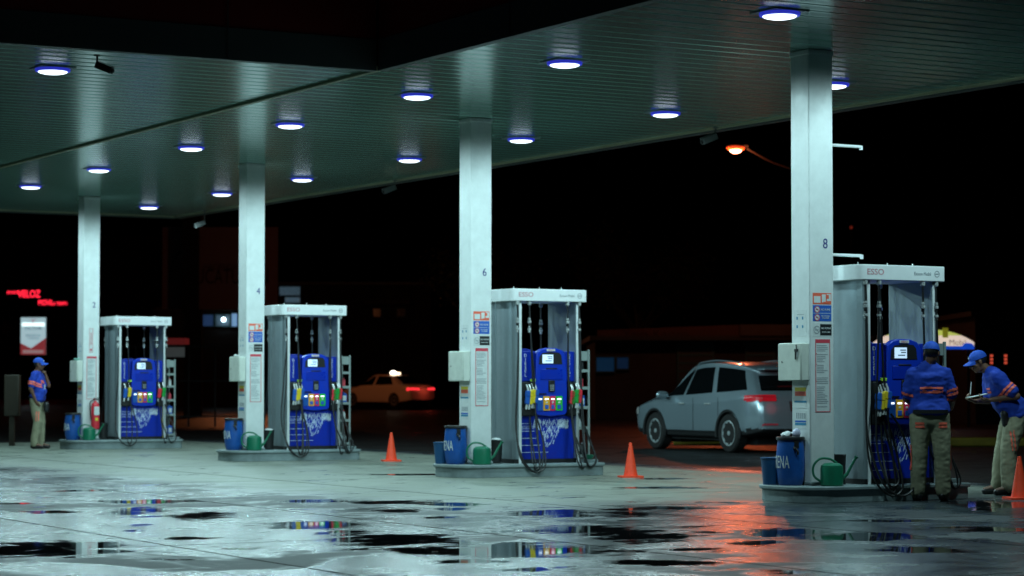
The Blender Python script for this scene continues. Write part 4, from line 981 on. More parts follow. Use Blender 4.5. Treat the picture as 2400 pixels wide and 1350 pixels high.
# ------------------------------------------------------------------ cars
def cr(a, b, c, d, t): return .5 * ((2 * b) + (c - a) * t + (2 * a - 5 * b + 4 * c - d) * t * t + (3 * b - a - 3 * c + d) * t ** 3)
def up_list(L_, n, key=None):
    """Catmull-Rom through a list of equal length tuples"""
    out = []; m_ = len(L_)
    for i in range(m_ - 1):
        a = L_[max(i - 1, 0)]; b = L_[i]; c = L_[i + 1]; d = L_[min(i + 2, m_ - 1)]
        for k in range(n):
            t = k / n; out.append(tuple(cr(a[q], b[q], c[q], d[q], t) for q in range(len(b))))
    out.append(tuple(L_[-1])); return out
def car(loc, heading, name, label, paint, stations, glassrow, side_glass, rear_glass, axles, wr, lampspec, wheel_spokes, clad=None, dpil=0.0, plate=True, group=None):
    """stations: rear to front, each a list of 9 (x, y, z) section points from floor centre to roof centre"""
    t = thing(name, loc, heading, label, "car", group)
    NS, NR = 9, 6
    rows = [up_list(st, NR) for st in stations]                       # refine every section
    nr = len(rows[0]); grid = []
    cols_ = [up_list([rows[i][j_] for i in range(len(rows))], NS) for j_ in range(nr)]
    ns = len(cols_[0])
    G = [[Vector(cols_[j_][i]) for j_ in range(nr)] for i in range(ns)]
    # closing columns at both ends: shrink towards the centre plane with a little bulge
    def end(sec, sx, bul):
        o_ = []
        for w in (.66, .33, 0.0): o_.append([Vector((p.x + sx * bul * (1 - w * w), p.y * w, p.z)) for p in sec])
        return o_
    e0 = end(G[0], -1, .05); e1 = end(G[-1], 1, .09)
    G2 = e0[::-1] + G + e1; off = len(e0)
    parts = {}
    def put(key, m, vs, lift=0.0):
        b = parts.setdefault(key, (MB(), m))[0]
        if lift:
            n_ = (vs[1] - vs[0]).cross(vs[3] - vs[0])
            n_ = n_.normalized() if n_.length > 1e-9 else Vector((0, 0, 1))
            c = sum(vs, Vector()) / 4
            if n_.dot(Vector((c.x * .25, c.y, c.z - .8))) < 0: n_ = -n_
            vs = [v + n_ * lift for v in vs]
        b.add([tuple(v) for v in vs], [(0, 1, 2, 3)], m)
    for i in range(len(G2) - 1):
        for j_ in range(nr - 1):
            q = [G2[i][j_], G2[i + 1][j_], G2[i + 1][j_ + 1], G2[i][j_ + 1]]
            fi = (i - off + .5) / NS; fj = (j_ + .5) / NR
            for sg in (1, -1):
                vs = [Vector((v.x, v.y * sg, v.z)) for v in q]; c = sum(vs, Vector()) / 4
                isg = None
                if glassrow[0] <= fj < glassrow[1]:
                    for k, (a0, a1) in enumerate(side_glass):
                        if a0 + (dpil * (fj - glassrow[0]) if k == 0 else 0) <= fi < a1: isg = ("side_window", GLASS, k)
                    if fi < rear_glass and i < off: isg = ("rear_window", GLASS)
                    if fi > len(stations) - 1: isg = None
                if isg is None:
                    for nm, m_, fn in lampspec:
                        if fn(c): isg = (nm, m_); break
                if isg is None and clad and clad(c): isg = ("lower_cladding", CLAD)
                if isg is None: put("body", paint, vs)
                elif isg[0] in ("side_window", "rear_window"):
                    put(isg[0] + str(isg[2]) + ("L" if (sg > 0) else "R") if isg[0] == "side_window" else isg[0], isg[1], vs)
                elif isg[0] == "lower_cladding": put("lower_cladding", isg[1], vs)
                else: put(isg[0] + ("L" if sg > 0 else "R"), isg[1], vs, .012)
    cutters = []
    for ax in axles:
        for sg in (1, -1):
            cy_ = MB(); cy_.lathe([(wr + .055, -.30), (wr + .055, .30)], CLAD, n=36, M=Matrix.Translation((ax, sg * .85, wr)) @ Matrix.Rotation(R(90), 4, 'X')); cutters.append(cy_)
    def cut(me_builder, nm, par, sharp):
        o = me_builder.build(nm, None, sharp=0)
        bm = bmesh.new(); bm.from_mesh(o.data); bmesh.ops.remove_doubles(bm, verts=bm.verts, dist=.0006)
        # drop faces that fall inside the wheel openings (cylinder test with fine subdivision near them)
        def near(f):
            c = f.calc_center_median(); return any((Vector((c.x - ax, c.z - wr)).length < wr + .16) for ax in axles) and abs(c.y) > .5 and c.z < wr * 2 + .25
        fs = [f for f in bm.faces if near(f)]
        if fs:
            es = list({e for f in fs for e in f.edges}); bmesh.ops.subdivide_edges(bm, edges=es, cuts=3, use_grid_fill=True)
            dl = [f for f in bm.faces if abs(f.calc_center_median().y) > .5 and any(Vector((f.calc_center_median().x - ax, f.calc_center_median().z - wr)).length < wr + .05 for ax in axles)]
            bmesh.ops.delete(bm, geom=dl, context='FACES')
        bmesh.ops.recalc_face_normals(bm, faces=bm.faces)
        bm.to_mesh(o.data); bm.free()
        o.data.polygons.foreach_set("use_smooth", [True] * len(o.data.polygons)); o.data.set_sharp_from_angle(angle=R(sharp)); o.parent = par
        return o
    body = None
    for key, (b, m_) in parts.items():
        nm = key.rstrip("LR").rstrip("0123456789")
        o = cut(b, nm, t, 50) if nm in ("body", "lower_cladding") else b.build(nm, t, sharp=50)
    # arches and wheels
    for ax in axles:
        for sg in (1, -1):
            b = MB(); vs = []; n = 22; yo = sg * (axw if False else .0)
            ring_o, ring_i = wr + .085, wr + .035
            for k in range(n + 1):
                a = R(-12 + 204 * k / n)
                for rad, yy in ((ring_o, .925), (ring_o - .004, .945), (ring_i, .94), (ring_i, .55)):
                    vs.append((ax + rad * math.cos(a), sg * (yy * WIDTH[name] / 1.88), wr + rad * math.sin(a)))
            fs = [(k * 4 + q, k * 4 + q + 1, k * 4 + 5 + q, k * 4 + 4 + q) for k in range(n) for q in range(3)]
            b.add(vs, fs, CLAD if clad else paint); b.build("wheel_arch", t, sharp=50)
            yw = sg * (WIDTH[name] / 2 - .12)
            w = bpy.data.objects.new("wheel", None)
            TT = Matrix.Translation((ax, yw, wr)) @ Matrix.Rotation(R(-90 * sg), 4, 'X')
            wb = MB(); wb.lathe([(wr * .66, -.11), (wr * .93, -.11), (wr, -.08), (wr, .08), (wr * .93, .11), (wr * .68, .115), (wr * .66, .09)], TYRE, n=40, M=TT); wo = wb.build("wheel", t)
            rb_ = MB(); rb_.lathe([(wr * .655, -.05), (wr * .66, .10), (wr * .60, .105), (wr * .585, .05), (wr * .57, .0), (.03, .0)], ALLOY, n=36, M=TT)
            for k in range(wheel_spokes):
                a = 2 * math.pi * k / wheel_spokes
                rb_.add([tuple(p) for p in [(wr * .10 * math.cos(a - .5), wr * .10 * math.sin(a - .5), .075), (wr * .60 * math.cos(a - .15), wr * .60 * math.sin(a - .15), .092), (wr * .60 * math.cos(a + .15), wr * .60 * math.sin(a + .15), .092), (wr * .10 * math.cos(a + .5), wr * .10 * math.sin(a + .5), .075),
                       (wr * .10 * math.cos(a - .5), wr * .10 * math.sin(a - .5), .045), (wr * .60 * math.cos(a - .15), wr * .60 * math.sin(a - .15), .06), (wr * .60 * math.cos(a + .15), wr * .60 * math.sin(a + .15), .06), (wr * .10 * math.cos(a + .5), wr * .10 * math.sin(a + .5), .045)]],
                       [(0, 1, 2, 3), (4, 7, 6, 5), (0, 4, 5, 1), (3, 2, 6, 7), (1, 5, 6, 2)], ALLOY, TT)
            rb_.lathe([(.045, .07), (.04, .10), (.01, .105)], ALLOY, n=16, M=TT)
            rb_.lathe([(wr * .57, .006), (.04, .006)], BLACKP, n=30, M=TT)
            rb_.build("rim", wo)
    b = MB()  # dark underbody between the wheels
    b.box((sum(axles) / 2, 0, wr * .95), (axles[1] - axles[0] - 2 * wr - .1, WIDTH[name] - .3, .25), CLAD); b.box((axles[0], 0, wr), (1.0, WIDTH[name] - .62, wr * 1.2), CLAD); b.box((axles[1], 0, wr), (1.0, WIDTH[name] - .62, wr * 1.2), CLAD); b.build("underbody", t)
    return t
WIDTH = {"suv": 1.88, "taxi": 1.74}
def sec(xl, xb, xt, w, zb, zbelt, wt, zt, zr, wroof=None):
    """xl lower x, xb belt x, xt top x"""
    wroof = wroof or wt - .10
    return [(xl, 0, zb), (xl, w * .84, zb), (xl, w * .97, zb + .10), (xl, w, zb + .35), (xl * .6 + xb * .4, w * .992, (zb + .35 + zbelt) / 2 + .05), (xb, w * .955, zbelt), (xt, wt, zt), (xt * 1.0, wroof, zr - .015), (xt, 0, zr)]
W = .94
suv_st = [sec(-2.30, -2.18, -1.78, .78, .42, 1.10, .56, 1.43, 1.50), sec(-2.21, -2.10, -1.70, .88, .37, 1.10, .64, 1.48, 1.56), sec(-1.92, -1.86, -1.48, W, .32, 1.10, .70, 1.53, 1.625),
          sec(-1.40, -1.25, -1.00, W, .28, 1.06, .72, 1.57, 1.67), sec(-.55, -.55, -.45, W, .26, 1.025, .73, 1.59, 1.69), sec(.25, .22, .10, W, .26, .99, .715, 1.55, 1.66),
          sec(.85, .92, .50, W, .26, .975, .68, 1.44, 1.57), sec(1.05, 1.12, 1.06, W, .27, .97, .80, 1.03, 1.09), sec(1.6, 1.6, 1.6, .93, .28, .93, .78, .99, 1.03), sec(2.15, 2.15, 2.12, .87, .30, .82, .68, .88, .92), sec(2.38, 2.36, 2.30, .70, .34, .68, .55, .76, .80)]
TAILR = mat("lit_tail_lamp", (0.45, 0.01, 0.02), .25, emit=.16, ecol=(1, .02, .04)); TAILW = mat("lamp_clear", (.5, .5, .5), .2, spec=.8); BRK = mat("burning_brake_lamp", (.8, .02, .02), .3, emit=1.6, ecol=(1, .03, .04))
PLATE = mat("dark_plate", (.10, .05, .05), .5)
suv_l = [("tail_lamp", TAILR, lambda c: c.x < -1.90 and .955 < c.z < 1.075 and abs(c.y) > .42), ("headlamp", TAILW, lambda c: c.x > 2.05 and .68 < c.z < .80 and abs(c.y) > .45),
         ("number_plate_recess", PLATE, lambda c: c.x < -2.2 and abs(c.y) < .30 and .78 < c.z < .96), ("rear_reflector", PRED, lambda c: c.x < -2.1 and .52 < c.z < .56 and .45 < abs(c.y) < .80)]
suv = car(Vector((4.13, 43.35, 0)), R(90 + 25.5), "suv", "silver blue crossover car with lit red tail lamps parked behind the pumps", SILVER, suv_st, (5.25, 6.0), [(1.8, 3.55), (3.75, 5.1), (5.2, 6.35)], .9, (-1.33, 1.37), .36, suv_l, 10, dpil=0.0,
          clad=lambda c: c.z < .40 or (c.x < -1.9 and c.z < .46))
# handles, mirror, roof rails, spoiler, brake lamp
for sg in (1, -1):
    for x_ in (-.62, .32):
        b = MB(); b.box((x_, sg * .945, .90), (.19, .03, .028), CHROME); b.build("door_handle", suv, bevel=.008)
    b = MB(); b.caps((.86, sg * .98, 1.06), .07, (.90, sg * 1.08, 1.06), .075, SILVER, 12, flat=((1, 0, 0), .6)); b.box((.88, sg * .92, 1.0), (.08, .1, .03), CLAD); b.build("wing_mirror", suv)
    b = MB(); b.tube(spline([(-1.45, sg * .62, 1.60), (-1.25, sg * .63, 1.665), (-.5, sg * .65, 1.715), (.10, sg * .63, 1.68), (.25, sg * .62, 1.63)], 5), .014, SILVER, 8); b.build("roof_rail", suv)
    for x_ in (-.10,):
        b = MB(); b.box((x_, sg * .943, .70), (.006, .006, .62), BLACKP); b.box((-1.0, sg * .944, .85), (.006, .006, .34), BLACKP); b.build("door_gap", suv)
b = MB(); b.box((-1.86, 0, 1.545), (.26, 1.14, .03), SILVER); sp_ = b.build("spoiler", suv, bevel=.01)
b = MB(); b.box((-1.997, 0, 1.545), (.015, .34, .018), TAILR); b.build("brake_lamp", sp_)
RL = bpy.data.lights.new("tail_glow", 'POINT'); RL.energy = 1.0; RL.color = (1, .04, .06); RL.shadow_soft_size = .3  # red light hung in the air behind the car, added to redden its rear
for y_ in (-.62, .55):
    o = bpy.data.objects.new("tail_fill_light", RL); COL.objects.link(o); o.parent = suv; o.location = (-3.0, y_, 1.05)
suv.scale = (1, 1, .965)

tw = .87
taxi_st = [sec(-2.30, -2.26, -2.20, .74, .34, .86, .60, .94, .97), sec(-2.10, -2.10, -2.05, .84, .28, .93, .70, .99, 1.02), sec(-1.7, -1.7, -1.62, tw, .24, .95, .72, 1.02, 1.05), sec(-1.35, -1.35, -1.02, tw, .22, .95, .62, 1.33, 1.38),
           sec(-.5, -.5, -.45, tw, .22, .93, .63, 1.38, 1.45), sec(.2, .2, .05, tw, .22, .92, .62, 1.37, 1.44), sec(.8, .9, .35, tw, .22, .90, .60, 1.28, 1.37), sec(1.0, 1.05, 1.0, tw, .22, .88, .72, .93, .97), sec(1.6, 1.6, 1.6, .86, .23, .80, .70, .86, .90), sec(2.1, 2.1, 2.08, .80, .26, .70, .62, .76, .80), sec(2.28, 2.28, 2.24, .66, .30, .58, .5, .66, .7)]
taxi_l = [("tail_lamp", BRK, lambda c: c.x < -2.12 and .76 < c.z < .86 and .36 < abs(c.y)), ("headlamp", TAILW, lambda c: c.x > 2.1 and .58 < c.z < .68 and abs(c.y) > .4)]
TY = 108.0
taxi = car(Vector(((906 - 1200) / 5460 * TY, TY, .12)), R(90 + 47), "taxi", "cream taxi with lit roof light and red tail lamps on the far road", TAXI, taxi_st, (5.2, 6.0), [(3.1, 4.6), (4.75, 6.3)], -1, (-1.35, 1.3), .31, taxi_l, 8)
taxi.scale = (1.04, 1.04, 1.04)
b = MB(); b.add([(-1.68, -.62, 1.07), (-1.68, .62, 1.07), (-1.10, .54, 1.40), (-1.10, -.54, 1.40), (-1.60, -.60, 1.0), (-1.60, .60, 1.0)], [(0, 1, 2, 3), (0, 4, 5, 1)], GLASS); rwn = b.build("rear_window", taxi)
b = MB(); b.box((0, 0, .0), (.16, .5, .10), mat("taxi_light", (1, .85, .7), .3, emit=3.0, ecol=(1, .75, .5))); b.ell((0, .12, .03), (.07, .16, .08), mat("taxi_light_hot", (1, 1, .9), .3, emit=9.0, ecol=(1, .95, .8))); b.build("roof_light", taxi, (-.62, .05, 1.50), bevel=.02)
RT = bpy.data.lights.new("taxi_tail_glow", 'POINT'); RT.energy = 2.5; RT.color = (1, .1, .06)  # added light floating behind the taxi, gives its tail lamps' glow
o = bpy.data.objects.new("tail_fill_light", RT); COL.objects.link(o); o.parent = taxi; o.location = (-2.7, 0, .8)

# ------------------------------------------------------------------ security cameras under the canopy
def cctv(u, v, dx, lab, m=BLACKP, sc=1.0, drop=.10):
    t = thing("security_camera", S(u, v, CEIL - .03), dx, lab, "security camera", "security cameras under the canopy")
    b = MB(); b.lathe([(.045, 0), (.045, -.015), (.015, -.02)], m, n=14); b.tube([(0, 0, -.02), (0, 0, -drop), (.03, 0, -drop - .04)], .013, m, 8); b.build("bracket", t)
    M = Matrix.Translation((.07, 0, -drop - .06)) @ Matrix.Rotation(R(22), 4, 'Y')
    b = MB(); b.prism(rrect(-.09, .14, -.045, .045, .012), -.04, .045, m, M); b.box((.02, 0, .055), (.26, .10, .006), m, M); ho = b.build("housing", t, bevel=.006)
    b = MB(); b.lathe([(.03, 0), (.03, .02), (.02, .022)], BLACKP, n=14, M=M @ Matrix.Translation((.14, 0, 0)) @ Matrix.Rotation(R(90), 4, 'Y')); b.build("lens_tube", ho)
    t.scale = (sc, sc, sc); return t
CAMG = mat("grey_camera_plastic", (.16, .17, .17), .5)
cctv(-6.6, -3.55, R(-15), "dark security camera on a short bracket at the upper left canopy edge", sc=.85)
cctv(3.2, -1.05, R(200), "pale security camera under the far canopy edge beside the orange street lamp", CAMG)
cctv(3.2, 8.6, R(200), "pale security camera under the far canopy edge between columns 4 and 6", CAMG)
cctv(3.1, 16.9, R(200), "pale security camera under the far canopy edge left of column 4", CAMG, drop=.22)

# ------------------------------------------------------------------ street, far kerbs, houses, signs
def at(px, py, Y):
    x = (px - 1200) / 5460; y = (675 - py) / 5460; cp, sp = math.cos(PITCH), math.sin(PITCH)
    d = Vector((x, cp - y * sp, sp + y * cp)); t_ = Y / d.y; return Vector((d.x * t_, Y, CAM_Z + d.z * t_))
YK = mat("yellow_kerb_paint", (0.20, 0.15, 0.008), .6, var=.3, vscale=4)
def kerb(x0, x1, y, lab, h=.16):
    b = MB(); b.box(((x0 + x1) / 2, 0, h / 2), (x1 - x0, .25, h), YK); o = b.build("kerb", None, (0, y, 0), bevel=.03); tag(o, lab, "kerb", "yellow kerbs along the street")
kerb(3.25, 4.25, 47.0, "yellow painted kerb seen under the silver car", .14); kerb(7.2, 12.5, 46.0, "long yellow painted kerb behind the bending worker", .17)
WALL1 = mat("pale_render", (0.055, 0.05, 0.05), .8, var=.3, vscale=.7); WALL2 = mat("dark_render", (0.016, 0.017, 0.02), .8, var=.3, vscale=.7); ROOFM = mat("zinc_roof", (0.014, 0.014, 0.015), .5)
WLIT = mat("lit_window", (.3, .5, .6), .4, emit=.11, ecol=(.32, .62, .85)); WLIT2 = mat("bluish_lit_window", (.1, .2, .5), .4, emit=.06, ecol=(.1, .35, .95)); WDK = mat("dark_window", (.01, .012, .015), .15); SHUT = mat("roller_shutter", (.025, .032, .036), .5)
SLAT = mat("window_blind_slat", (.012, .07, .08), .6)
def building(name, label, px0, px1, py0, Y, depth, wall, rz=0, ground_z=0.0):
    a = at(px0, py0, Y); c = at(px1, py0, Y); h = a.z
    t = thing(name, Vector(((a.x + c.x) / 2, Y, 0)), rz, label, "building"); w = c.x - a.x
    b = MB(); b.box((0, depth / 2, h / 2), (w, depth, h), wall); b.build("wall", t)
    b = MB(); b.box((0, depth / 2 - .2, h + .075), (w + .4, depth + .5, .15), ROOFM); b.build("roof", t)
    return t, w, h
def opening(t, x0, x1, z0, z1, m, name="window", slats=0, fr=.05):
    b = MB(); b.box(((x0 + x1) / 2, -.02, (z0 + z1) / 2), (x1 - x0, .06, z1 - z0), m); o = b.build(name, t)
    b = MB()
    for (a, c, e, f_) in ((x0 - fr, x1 + fr, z1, z1 + fr), (x0 - fr, x1 + fr, z0 - fr, z0), (x0 - fr, x0, z0, z1), (x1, x1 + fr, z0, z1)): b.box(((a + c) / 2, -.045, (e + f_) / 2), (c - a, .10, f_ - e), SLAT)
    for k in range(slats): b.box(((x0 + x1) / 2, -.06, z0 + (z1 - z0) * (k + .6) / slats), (x1 - x0, .03, (z1 - z0) / slats * .25), SLAT)
    b.build("window_frame", o); return o
def loc_px(t, Y, px): return (px - 1200) / 5460 * Y - t.location.x
def loc_py(Y, py): return at(1200, py, Y).z
# corner shop with LED sign and light box at the far left
Y1 = 180.0
shop, w, h = building("shop", "dark shop with red running letters and a lit light box at the far left", -60, 372, 560, Y1, 8, WALL2)
LED = mat("red_led_letters", (.9, .02, .04), .4, emit=2.6, ecol=(1, .02, .05))
def lx(px): return loc_px(shop, Y1, px)
def lz(py): return loc_py(Y1, py)
q_ = Y1 / 62.0
ledb = MB(); ledb.box((lx(55), -.20, lz(692)), (1.05 * q_, .10, .42 * q_), BLACKP); ls = ledb.build("led_board", shop)
ledc = MB(); ledc.box((lx(127), -.20, lz(711)), (.86 * q_, .10, .30 * q_), BLACKP); ls2 = ledc.build("led_board", shop)
for txt, sz, px_, py_, sx_, par_ in (("VELOZ", .27, 69, 690, .72, ls), ("ENVIOS", .11, 31, 686, .85, ls), ("MOVIL", .20, 108, 710, .68, ls2), ("A TIEMPO", .12, 142, 712, .72, ls2)):
    lettering(txt, sz * q_, LED, par_, (lx(px_), -.262, lz(py_)), FRONT, sx=sx_, depth=.01)
YV = 135.0; q_ = YV / 60.5
lbx = thing("light_box", Vector(((78 - 1200) / 5460 * YV, YV, 0)), 0, "lit white and red VICTOR light box above the worker at the left", "sign")
zt_, zb_ = loc_py(YV, 744), loc_py(YV, 831); hw = 29.5 / 5460 * YV; hh_ = zt_ - zb_
LBX = mat("light_box_face", (.6, .75, .8), .4, emit=.6, ecol=(.55, .80, .88)); LBR = mat("light_box_red", (.7, .1, .12), .4, emit=.22, ecol=(.85, .12, .14)); LBH = mat("light_box_tube_glow", (.9, .95, .95), .4, emit=1.5, ecol=(.75, 1, 1))
b = MB(); b.box((0, .12, (zt_ + zb_) / 2), (2 * hw + .08, .22, hh_ + .08), BLACKP); b.build("case", lbx, bevel=.03)
b = MB(); b.box((0, .12, (zb_ - .04) / 2), (.14, .14, zb_ - .04), BLACKP); b.build("post", lbx)
b = MB(); b.box((0, 0, (zt_ + zb_) / 2), (2 * hw, .012, hh_), LBX); fc = b.build("lit_face", lbx, bevel=.004)
b = MB(); b.box((0, -.012, zt_ - .19 * hh_), (2 * hw * .9, .006, .10 * hh_), LBH); b.build("fluorescent_tube", fc)
b = MB(); b.add([(-hw, -.010, zb_ + .31 * hh_), (-.16 * hw, -.010, zb_ + .17 * hh_), (hw, -.010, zb_ + .45 * hh_), (hw, -.010, zb_), (-hw, -.010, zb_)], [(0, 1, 2, 3, 4)], LBR); b.build("red_field", fc, sharp=0)
b = MB(); b.box((0, -.015, zb_ + .08 * hh_), (2 * hw * .82, .003, .09 * hh_), mat("light_box_pink", (.7, .5, .5), .4, emit=.3, ecol=(.8, .5, .52))); b.build("pale_strip", fc)
lettering("V", .20 * hh_, LBR, fc, (0, -.020, zt_ - .10 * hh_), FRONT, depth=.003); lettering("VICTOR", .14 * hh_, PTEAL, fc, (0, -.020, zt_ - .29 * hh_), FRONT, sx=.95, depth=.003)
lettering("REPUESTOS\nY MOTOS", .075 * hh_, PTEAL, fc, (0, -.020, zt_ - .53 * hh_), FRONT, depth=.003)
# pharmacy style cross beside it, unlit
b = MB(); b.box((0, 0, 0), (1.0, .05, .34), mat("dim_cross", (.16, .10, .11), .6)); b.box((0, 0, 0), (.34, .051, 1.0), MATS["dim_cross"]); tag(b.build("cross_sign", None, at(12, 768, 179.7)), "dim unlit cross sign on the shop wall at the far left", "sign")
# meter box on a post
BRN = mat("brown_box", (.016, .011, .004), .6)
mb_ = thing("meter_box", px_ground(28, 1045) * 1.0, 0, "dull yellow box on a post behind the worker at the far left", "meter box")
Ym = mb_.location.y
b = MB(); b.box((0, 0, 1.0), (.30, .2, .82), BRN); b.build("case", mb_, bevel=.02); b = MB(); b.box((0, 0, .30), (.10, .10, .6), BRN); b.build("post", mb_)
# blue gate fence left of centre
FEN = mat("rusty_fence_steel", (.02, .014, .013), .7)
fn = thing("fence", Vector((-11.2, 66, 0)), 0, "thin dark steel fence frame behind column 4", "fence")
for k in range(6):
    b = MB(); b.box((k * .75 - .2, 0, 1.15), (.05, .05, 2.3), FEN); b.build("post", fn)
b = MB(); b.box((1.67, 0, 2.28), (3.8, .04, .05), FEN); b.box((1.67, 0, .3), (3.8, .04, .05), FEN); b.box((1.67, 0, 1.3), (3.8, .03, .04), FEN); b.build("rail", fn)
# billboard
YB = 84.0
bbd = thing("billboard", Vector((at(515, 725, YB).x, YB, 0)), 0, "unlit brownish billboard with dark lettering behind column 4", "billboard")
def bz(py): return loc_py(YB, py)
def bxx(px): return loc_px(bbd, YB, px)
BF = mat("billboard_face", (.38, .26, .26), .7, var=.15, vscale=.4); BT = mat("billboard_print", (.06, .04, .04), .7)
b = MB(); b.box(((bxx(380) + bxx(650)) / 2, 0, (bz(533) + bz(725)) / 2), (bxx(650) - bxx(380), .2, bz(533) - bz(725)), BF); fb = b.build("face_panel", bbd)
lettering("YUCATUCAN", 0.78, BT, fb, ((bxx(470) + bxx(600)) / 2, -.102, bz(650)), FRONT, sx=.62, depth=.004); lettering("HACIENDAS", .30, BT, fb, (bxx(520), -.102, bz(626)), FRONT, sx=.8, depth=.004)
b = MB(); b.tube(spline([(bxx(400), -.105, bz(665)), (bxx(402), -.105, bz(630)), (bxx(410), -.105, bz(605)), (bxx(425), -.105, bz(590))], 6), [.03 + .0018 * k for k in range(19)], BT, 6); b.build("leaf_emblem", fb)
for px in (448, 456):
    pass
b = MB(); b.box((bxx(449), .5, 4.0), (.62, .5, 8.3), mat("dark_steel_post", (.012, .012, .014), .7)); b.build("post", bbd); bbd_post = True
b = MB(); b.box((bxx(449), -.3, bz(628)), (.58, .3, 3.4), MATS["dark_steel_post"]); b.build("mast", bbd)
# house with lit windows (behind column 4) and white lamp
Y2 = 122.0
hs, w, h = building("house", "dim house with lit blue windows behind column 4", 372, 640, 728, Y2, 9, WALL2)
def hx(px): return loc_px(hs, Y2, px)
def hz(py): return loc_py(Y2, py)
opening(hs, hx(470), hx(500), hz(764), hz(738), WLIT2); opening(hs, hx(506), hx(538), hz(764), hz(738), mat("faint_lit_window", (.1, .15, .2), .4, emit=.03, ecol=(.3, .6, .9))); opening(hs, hx(543), hx(556), hz(765), hz(735), mat("bright_blue_sign", (.3, .5, .9), .4, emit=.4, ecol=(.3, .6, 1)))
b = MB(); b.ell((0, 0, 0), (.10, .08, .10), mat("white_bulb", (1, 1, 1), .3, emit=14, ecol=(.7, .95, 1))); b.box((0, .1, .10), (.08, .2, .05), BLACKP); tag(b.build("wall_lamp", None, at(524, 749, Y2 - .3)), "small bright white wall lamp on the house behind column 4", "lamp")
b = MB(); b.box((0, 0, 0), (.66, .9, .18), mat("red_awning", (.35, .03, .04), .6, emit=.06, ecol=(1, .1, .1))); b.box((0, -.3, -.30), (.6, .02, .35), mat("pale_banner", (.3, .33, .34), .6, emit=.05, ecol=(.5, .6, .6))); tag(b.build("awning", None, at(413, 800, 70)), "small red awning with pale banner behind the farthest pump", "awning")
# long low building in the middle with blinds window
Y3 = 128.0
lb3, w, h = building("apartment_house", "dark two storey house with one blind covered lit window right of column 4", 652, 1010, 668, Y3, 9, WALL2)
def ax3(px): return loc_px(lb3, Y3, px)
def az3(py): return loc_py(Y3, py)
opening(lb3, ax3(655), ax3(703), az3(692), az3(668) - .1, WLIT, slats=6); opening(lb3, ax3(668), ax3(703), az3(709), az3(697), WLIT)
opening(lb3, ax3(875), ax3(892), az3(742), az3(724), WDK); opening(lb3, ax3(930), ax3(950), az3(742), az3(724), WDK)
b = MB(); b.box(((ax3(855) + ax3(962)) / 2, -.6, az3(710)), (ax3(962) - ax3(855), 1.2, .22), WALL1); b.build("balcony", lb3)
# low shops at the right with a painted name board
Y4 = 78.0
sp4, w, h = building("shop_row", "low row of shops with dark painted name board behind the silver car", 1395, 2030, 798, Y4, 9, WALL2)
def sx4(px): return loc_px(sp4, Y4, px)
def sz4(py): return loc_py(Y4, py)
NB = mat("brick_red_board", (.045, .014, .011), .7, var=.2, vscale=.8); NBT = mat("board_print_dark", (.004, .003, .003), .7)
b = MB(); b.add([(sx4(1400), -.35, sz4(800)), (sx4(1730), -.35, sz4(793)), (sx4(1730), -.35, sz4(762)), (sx4(1400), -.35, sz4(774)), (sx4(1400), -.2, sz4(800)), (sx4(1730), -.2, sz4(793)), (sx4(1730), -.2, sz4(762)), (sx4(1400), -.2, sz4(774))], [(0, 1, 2, 3), (4, 7, 6, 5), (0, 4, 5, 1), (1, 5, 6, 2), (2, 6, 7, 3), (3, 7, 4, 0)], NB); nb4 = b.build("name_board", sp4)
lettering("Yaya Karina", .42, NBT, nb4, (sx4(1535), -.36, sz4(784)), (R(90), 0, 0), sx=1.1, depth=.005)
b = MB(); b.box(((sx4(1732) + sx4(2030)) / 2, -.3, sz4(776)), (sx4(2030) - sx4(1732), .3, .42), WALL1); b.build("parapet", sp4)
opening(sp4, sx4(1398), sx4(1439), sz4(870), sz4(838), mat("blue_lit_shop_window", (.02, .1, .3), .4, emit=.035, ecol=(.02, .28, .75))); opening(sp4, sx4(1446), sx4(1472), sz4(864), sz4(838), mat("dim_blue_shop_window", (.02, .08, .2), .4, emit=.03, ecol=(.02, .22, .7)))
for x0_, x1_ in ((1590, 1670), (1750, 1812)): opening(sp4, sx4(x0_), sx4(x1_), .15, sz4(806), SHUT, "roller_door", slats=9)
for x_, z_, e in ((1760, 853, .8), (1776, 855, 2.5), (1788, 853, 3.5), (1802, 853, 3.8)):
    b = MB(); b.ell((0, 0, 0), (.045, .045, .04), mat("orange_bulb_%d" % (e * 10), (1, .2, .05), .3, emit=e * 2, ecol=(1, .16, .03)), n=10); b.tube([(0, 0, .03), (0, .1, .25)], .006, BLACKP, 6)
    tag(b.build("festoon_bulb", None, at(x_, z_, 68)), "one of the small orange bulbs in a row just above the silver car roof", "bulb", "small orange bulbs above the silver car")
